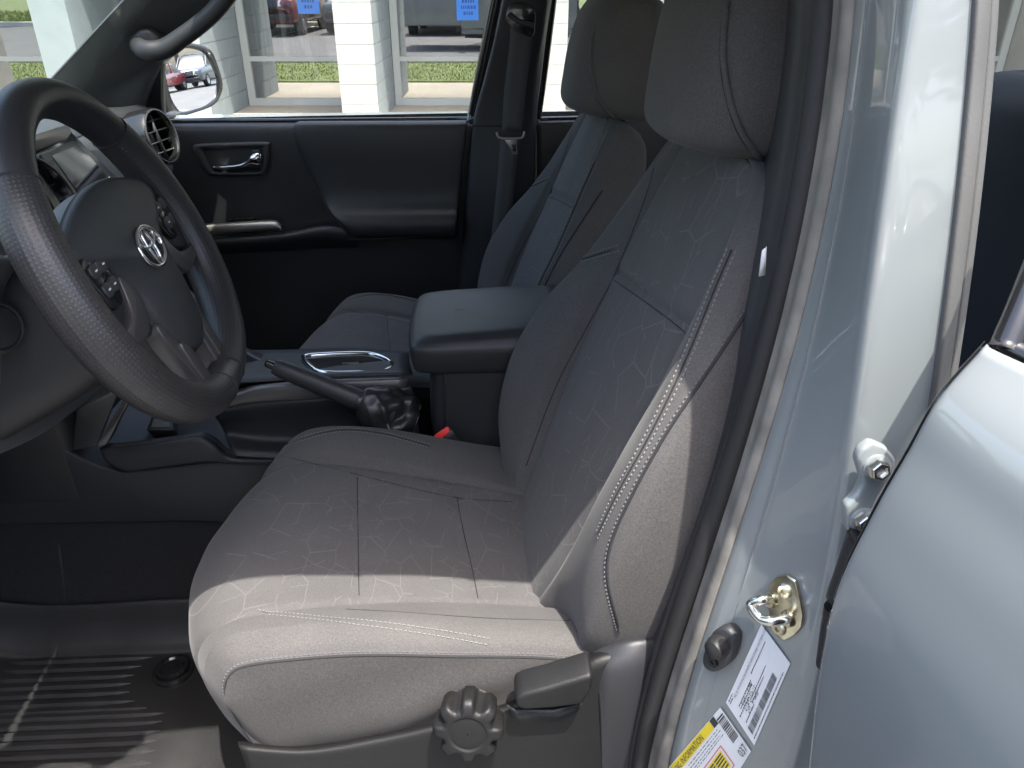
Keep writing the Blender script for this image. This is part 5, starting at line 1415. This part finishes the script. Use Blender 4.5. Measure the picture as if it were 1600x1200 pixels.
# ---- showroom building
PF, PWN = 8.87, 10.2
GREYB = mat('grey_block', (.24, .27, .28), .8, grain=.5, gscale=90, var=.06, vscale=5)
sh_ = othing('showroom_building', 'white block showroom with tall windows beyond the truck', 'building', 0.0, PWN)
RE = [-9.15, -7.0, -4.62, -3.30, -1.464, .586, 2.55, 4.5, 6.45, 8.4]        # right edges of the piers
PWD = .40
def bx_(name, u0, u1, d0, d1, z0, z1, m, parent, bevel=0.0):
    return box(name, (u0, d0, z0), (u1, d1, z1), m, parent, bevel=bevel, smooth=bevel > 0)
blockmesh = None
for e in RE:
    core = bx_('pier', e - PWD + .006, e - .006, PF + .006, PWN + .15, 0, 3.0, JOINT, sh_)
    if e < -4 or e > 3: 
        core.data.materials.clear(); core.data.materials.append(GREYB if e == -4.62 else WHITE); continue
    for c in range(15):
        z0 = .03 + c * .2
        d = PF - (.2 if c % 2 else 0)
        while d < PWN - .06:
            a, b2 = max(d, PF), min(d + .4, PWN - .05)
            if abs((b2 - a) - .4) < 1e-6 and blockmesh is not None:
                o = bpy.data.objects.new('block', blockmesh); COL.objects.link(o); o.parent = core
                o.location = (e - PWD / 2 - OFF[core.name][0], (a + b2) / 2 - OFF[core.name][1], z0 + .1)
            else:
                hx, hd, hz_ = PWD / 2, (b2 - a) / 2 - .004, .096
                o = box('block', (e - PWD / 2 - hx, (a + b2) / 2 - hd, z0 + .1 - hz_), (e - PWD / 2 + hx, (a + b2) / 2 + hd, z0 + .1 + hz_), WHITE, core, bevel=0, smooth=False)
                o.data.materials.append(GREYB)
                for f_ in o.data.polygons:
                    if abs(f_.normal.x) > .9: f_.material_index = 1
                if abs((b2 - a) - .4) < 1e-6:
                    # re-centre so that alike blocks can share it
                    ctr_ = np.array([e - PWD / 2, (a + b2) / 2, z0 + .1]) - OFF[core.name]
                    for v in o.data.vertices: v.co -= Vector(ctr_)
                    o.location = ctr_; blockmesh = o.data
                    m_ = o.modifiers
            d += .4
for i in range(len(RE) - 1):
    u0, u1 = RE[i] + .002, RE[i + 1] - PWD - .002
    w = bx_('window_sill', u0, u1, PWN - .02, PWN + .10, .031, .115, FRAME, sh_)
    fr = bx_('window_frame', u0, u0 + .085, PWN - .015, PWN + .06, .116, 3.0, FRAME, sh_)
    bx_('window_frame', u1 - .085, u1, PWN - .015, PWN + .06, .116, 3.0, FRAME, sh_)
    bx_('window_rail', u0 + .086, u1 - .086, PWN - .012, PWN + .05, .545, .60, FRAME, sh_)
    for z0, z1 in ((.116, .544), (.601, 3.0)):
        mk('window_pane', [(u0 + .085, PWN + .02, z0), (u1 - .085, PWN + .02, z0), (u1 - .085, PWN + .02, z1), (u0 + .085, PWN + .02, z1)], [(0, 1, 2, 3)], SHOP, sh_, smooth=False)
    if i in (3, 4):
        if i == 3:
            for k in range(14):
                x = u0 + .12 + k * .055
                bx_('blind_slat', x, x + .040, PWN + .22, PWN + .225, .62, 2.9, BLIND, sh_)
        else:
            bx_('inner_frame', u0 + .16, u0 + .27, PWN + .3, PWN + .36, .03, 2.9, MATS['gloss_black'], sh_)
        n0, n1 = ((u0 + .74, u0 + 1.0) if i == 3 else (u0 + .80, u0 + 1.06))
        z0 = 1.07 if i == 3 else 1.0
        nz = bx_('notice', n0, n1, PWN + .012, PWN + .016, z0, z0 + .33, BLUE, sh_)
        V, F = [], []
        r_ = random.Random(i)
        for q, (wk) in enumerate((.85, .6, .7, .45)):
            zz = z0 + .27 - q * .065; x = n0 + .13 - wk * .11
            while x < n0 + .13 + wk * .11:
                lw = r_.uniform(.012, .03); b = len(V)
                V += [(x, PWN + .0115, zz - .018), (x + lw, PWN + .0115, zz - .018), (x + lw, PWN + .0115, zz + .018), (x, PWN + .0115, zz + .018)]; F.append((b, b + 1, b + 2, b + 3)); x += lw + .01
        mk('notice_print', V, F, NAVY, nz, smooth=False, kind='stuff')
bx_('lintel', RE[0] - .4, RE[-1], PF + .02, PWN + .3, 3.001, 3.3, FASCIA, sh_)
bx_('parapet', RE[0] - .5, RE[-1] + .1, PF - .25, 22, 3.301, 5.0, FASCIA, sh_)
bx_('room_wall', RE[0] - .4, RE[-1], 15.0, 15.2, .03, 3.0, ROOMW, sh_)
bx_('room_floor', RE[0] - .4, RE[-1], PWN + .11, 15.0, .032, .04, ROOMF, sh_)
bx_('side_wall', RE[-1] - .2, RE[-1], PWN + .16, 21.9, .03, 3.3, WHITE, sh_)
bx_('side_wall', RE[0] - .4, RE[0] - .2, PWN + .16, 21.9, .03, 3.3, WHITE, sh_)

# ---- parked vehicles (reflected in the glass and the wing mirror)
TYRE = mat('tyre', (.02, .02, .02), .8)
ALLOY = mat('alloy', (.55, .55, .56), .3, metal=.9)
LAMP = mat('lamp_glass', (.75, .77, .78), .12, coat=.5)
CGLASS = mat('car_glass', (.03, .035, .035), .05, coat=.5)
def carpaint(n, c): return mat(n, c, .3, coat=1.0)
def car(name, label, u, d, rot, paint, shape, group='vehicles parked around the lot'):
    """a parked vehicle, nose towards local -Y"""
    o = othing(name, label, 'pickup' if shape == 'pickup' else 'car', u, d, 0, rot, group)
    OFF[o.name] = np.zeros(3)
    H, Lh, W = {'suv': (1.72, 2.35, .94), 'sedan': (1.45, 2.35, .90), 'pickup': (1.85, 2.75, .98)}[shape]
    hb2 = {'suv': 1.05, 'sedan': .90, 'pickup': 1.15}[shape]
    st2 = [(-1.0, .50, hb2 * .62, .80), (-.985, .34, hb2 * .80, .90), (-.9, .30, hb2 * .90, .97), (-.45, .28, hb2 * .98, 1.0), (0, .28, hb2, 1.0), (.5, .28, hb2, 1.0), (.93, .30, hb2 * .99, .97), (.99, .36, hb2 * .92, .92), (1.0, .50, hb2 * .80, .86)]
    net = []
    for y, z0, z1, wk in st2:
        w = W * wk
        net.append([(x * w, y * Lh, z) for x, z in ((-.80, z0), (-.97, z0 + .08), (-1.0, z0 * .5 + z1 * .5), (-.98, z1 - .10), (-.90, z1), (-.5, z1 + .03), (0, z1 + .04), (.5, z1 + .03), (.90, z1), (.98, z1 - .10), (1.0, z0 * .5 + z1 * .5), (.97, z0 + .08), (.80, z0))])
    gmesh('body', loft(np.array(net), 4, 3), paint, o, cv=True, caps=True)
    cab = {'suv': [(-.42, hb2), (-.12, H - .04), (.2, H), (.75, H - .05), (.93, hb2)], 'sedan': [(-.40, hb2), (-.05, H - .03), (.15, H), (.42, H - .05), (.74, hb2)], 'pickup': [(-.38, hb2), (-.16, H - .05), (.05, H), (.28, H - .04), (.33, hb2)]}[shape]
    net = []
    for y, z in cab:
        k = (z - hb2) / (H - hb2); w = W * (.90 - .17 * k)
        net.append([(x * w, y * Lh, zz) for x, zz in ((-1.02, hb2 - .06), (-1.0, hb2 + (z - hb2) * .1), (-.97, hb2 + (z - hb2) * .75), (-.86, z), (0, z + .02), (.86, z), (.97, hb2 + (z - hb2) * .75), (1.0, hb2 + (z - hb2) * .1), (1.02, hb2 - .06))])
    net = np.array(net)
    gmesh('cabin_glass', loft(net, 4, 3), CGLASS, o)
    rf = net[1:4, 2:7].copy(); rf[:, :, 2] += .012; rf[:, :, 0] *= 1.01
    gmesh('roof', loft(rf, 4, 3), paint, o)
    for s in (-1, 1):
        for y in (-.62, .60):
            wh = lathe('wheel', (s * (W - .13), y * Lh, .35), (s, 0, 0), [(.22, -.1), (.33, -.1), (.35, -.06), (.35, .10), (.33, .13), (.24, .135), (.235, .10)], TYRE, o, ns=28)
            lathe('rim', (s * (W - .13), y * Lh, .35), (s, 0, 0), [(.235, .10), (.22, .125), (.06, .10), (.03, .125)], ALLOY, wh, ns=10)
        P = [(s * W * .52, -Lh * .99, hb2 * .70), (s * W * .86, -Lh * .93, hb2 * .74), (s * W * .88, -Lh * .92, hb2 * .86), (s * W * .54, -Lh * .965, hb2 * .84)]
        prism('headlight', P, (0, -.06, 0), LAMP, o, bevel=.01)
        tube('pillar', [(s * W * .90, cab[0][0] * Lh, hb2), (s * W * .80, cab[1][0] * Lh, H - .03)], .035, paint, o, ns=6)
        tube('pillar', [(s * W * .915, .12 * Lh, hb2), (s * W * .80, .12 * Lh, H - .02)], .03, paint, o, ns=6)
    prism('grille', [(-W * .46, -Lh * 1.0, hb2 * .62), (W * .46, -Lh * 1.0, hb2 * .62), (W * .50, -Lh * .97, hb2 * .86), (-W * .50, -Lh * .97, hb2 * .86)], (0, -.05, 0), GLOSSB, o, bevel=.01)
    prism('bumper', [(-W * .85, -Lh * .98, .40), (W * .85, -Lh * .98, .40), (W * .85, -Lh * .98, .56), (-W * .85, -Lh * .98, .56)], (0, -.06, 0), PLAS2, o, bevel=.03)
    if shape == 'pickup':
        box('load_bed', (-W * .82, Lh * .37, hb2 + .02), (W * .82, Lh * .97, hb2 + .05), PLAS, o, bevel=.01)
    return o
RP1, RP2, WP, GP, SP = carpaint('red_paint', (.30, .012, .018)), carpaint('maroon_paint', (.12, .012, .018)), carpaint('white_paint', (.78, .78, .76)), carpaint('graphite_paint', (.06, .065, .07)), carpaint('silver_paint', (.42, .43, .44))
PI = math.pi
car('parked_suv', 'maroon sport utility vehicle mirrored in the showroom window left of the white pier', -6.7, -4.6, PI, RP2, 'suv')
car('parked_car', 'dark grey saloon mirrored beside the maroon vehicle', -4.4, -5.4, PI, GP, 'sedan')
car('parked_car', 'red saloon mirrored in the window right of the white pier', -2.0, -4.9, PI, RP1, 'sedan')
car('parked_pickup', 'white pickup mirrored in the window right of the white pier', 0.7, -5.0, PI, WP, 'pickup')
car('parked_car', 'silver saloon parked at the right end of the far row', 3.5, -4.9, PI, SP, 'sedan')
car('parked_car', 'red saloon seen in the wing mirror', 41.0, 19.0, -PI / 2 + .75, RP1, 'sedan')
car('parked_suv', 'graphite sport utility vehicle behind the red saloon in the wing mirror', 43.5, 22.5, -PI / 2 + .75, GP, 'suv')

# ---- trees across the car park
BARK = mat('bark', (.09, .07, .055), .9, var=.3, vscale=8)
LEAF = mat('leaf', (.055, .095, .022), .6, var=.4, vscale=1.5)
LEAF2 = mat('leaf_light', (.08, .13, .03), .6, var=.4, vscale=1.5)
def crown_mesh(seed, m):
    r = np.random.default_rng(seed)
    V, F = [], []
    cl = [(r.normal(size=3) * (1.5, 1.5, 1.3) + (0, 0, 5.2), r.uniform(.7, 1.4)) for _ in range(20)]
    for c_, rad in cl:
        for k in range(95):
            d = r.normal(size=3); d /= np.linalg.norm(d)
            p = c_ + d * rad * r.uniform(.55, 1.05)
            a = r.normal(size=3); a /= np.linalg.norm(a); b3 = np.cross(a, d + .3 * r.normal(size=3)); b3 /= np.linalg.norm(b3) + 1e-9
            s = r.uniform(.10, .22); q = len(V)
            V += [p - a * s, p - b3 * s * .6, p + a * s, p + b3 * s * .6]; F.append((q, q + 1, q + 2, q + 3))
    me = bpy.data.meshes.new('crown'); me.from_pydata([tuple(v) for v in V], [], F); me.materials.append(m); me.update()
    return me, cl
CR = [crown_mesh(s, m) for s, m in ((1, LEAF), (2, LEAF2), (3, LEAF))]
spots = [(-15, -12), (-11.5, -14.5), (-8, -11.5), (-4.5, -14), (-1, -12), (2.5, -14.5), (6, -12.5), (10, -14), (52, 22), (56, 27), (58, 33)]
words = ['leftmost tree of the row mirrored in the showroom glass', 'second tree from the left in the mirrored row', 'third tree from the left in the mirrored row', 'fourth tree from the left in the mirrored row',
         'fifth tree from the left in the mirrored row', 'sixth tree from the left in the mirrored row', 'seventh tree from the left in the mirrored row', 'rightmost tree of the row mirrored in the showroom glass',
         'nearest tree behind the cars in the wing mirror', 'middle tree behind the cars in the wing mirror', 'farthest tree behind the cars in the wing mirror']
for i, ((u, d), lb) in enumerate(zip(spots, words)):
    t = othing('broadleaf_tree', 'green ' + lb, 'tree', u, d, 0, i * 1.3, 'trees around the lot')
    OFF[t.name] = np.zeros(3)
    me, cl = CR[i % 3]
    o = bpy.data.objects.new('crown', me); COL.objects.link(o); o.parent = t
    s = 1 + .15 * math.sin(i * 2.1); o.scale = (s * 1.15, s * 1.15, s)
    tube('trunk', [(0, 0, -.1), (.05, 0, 1.5), (0, .08, 3.2), (.1, 0, 5.2)], [.22, .17, .13, .05], BARK, t, ns=8)
    for k in range(5):
        c_ = cl[k * 3][0] * s
        tube('limb', [(0, .05, 2.4 + .3 * k), tuple(np.array([0, 0, 2.6 + .3 * k]) * .5 + c_ * .5), tuple(c_)], [.08, .05, .02], BARK, t, ns=6)
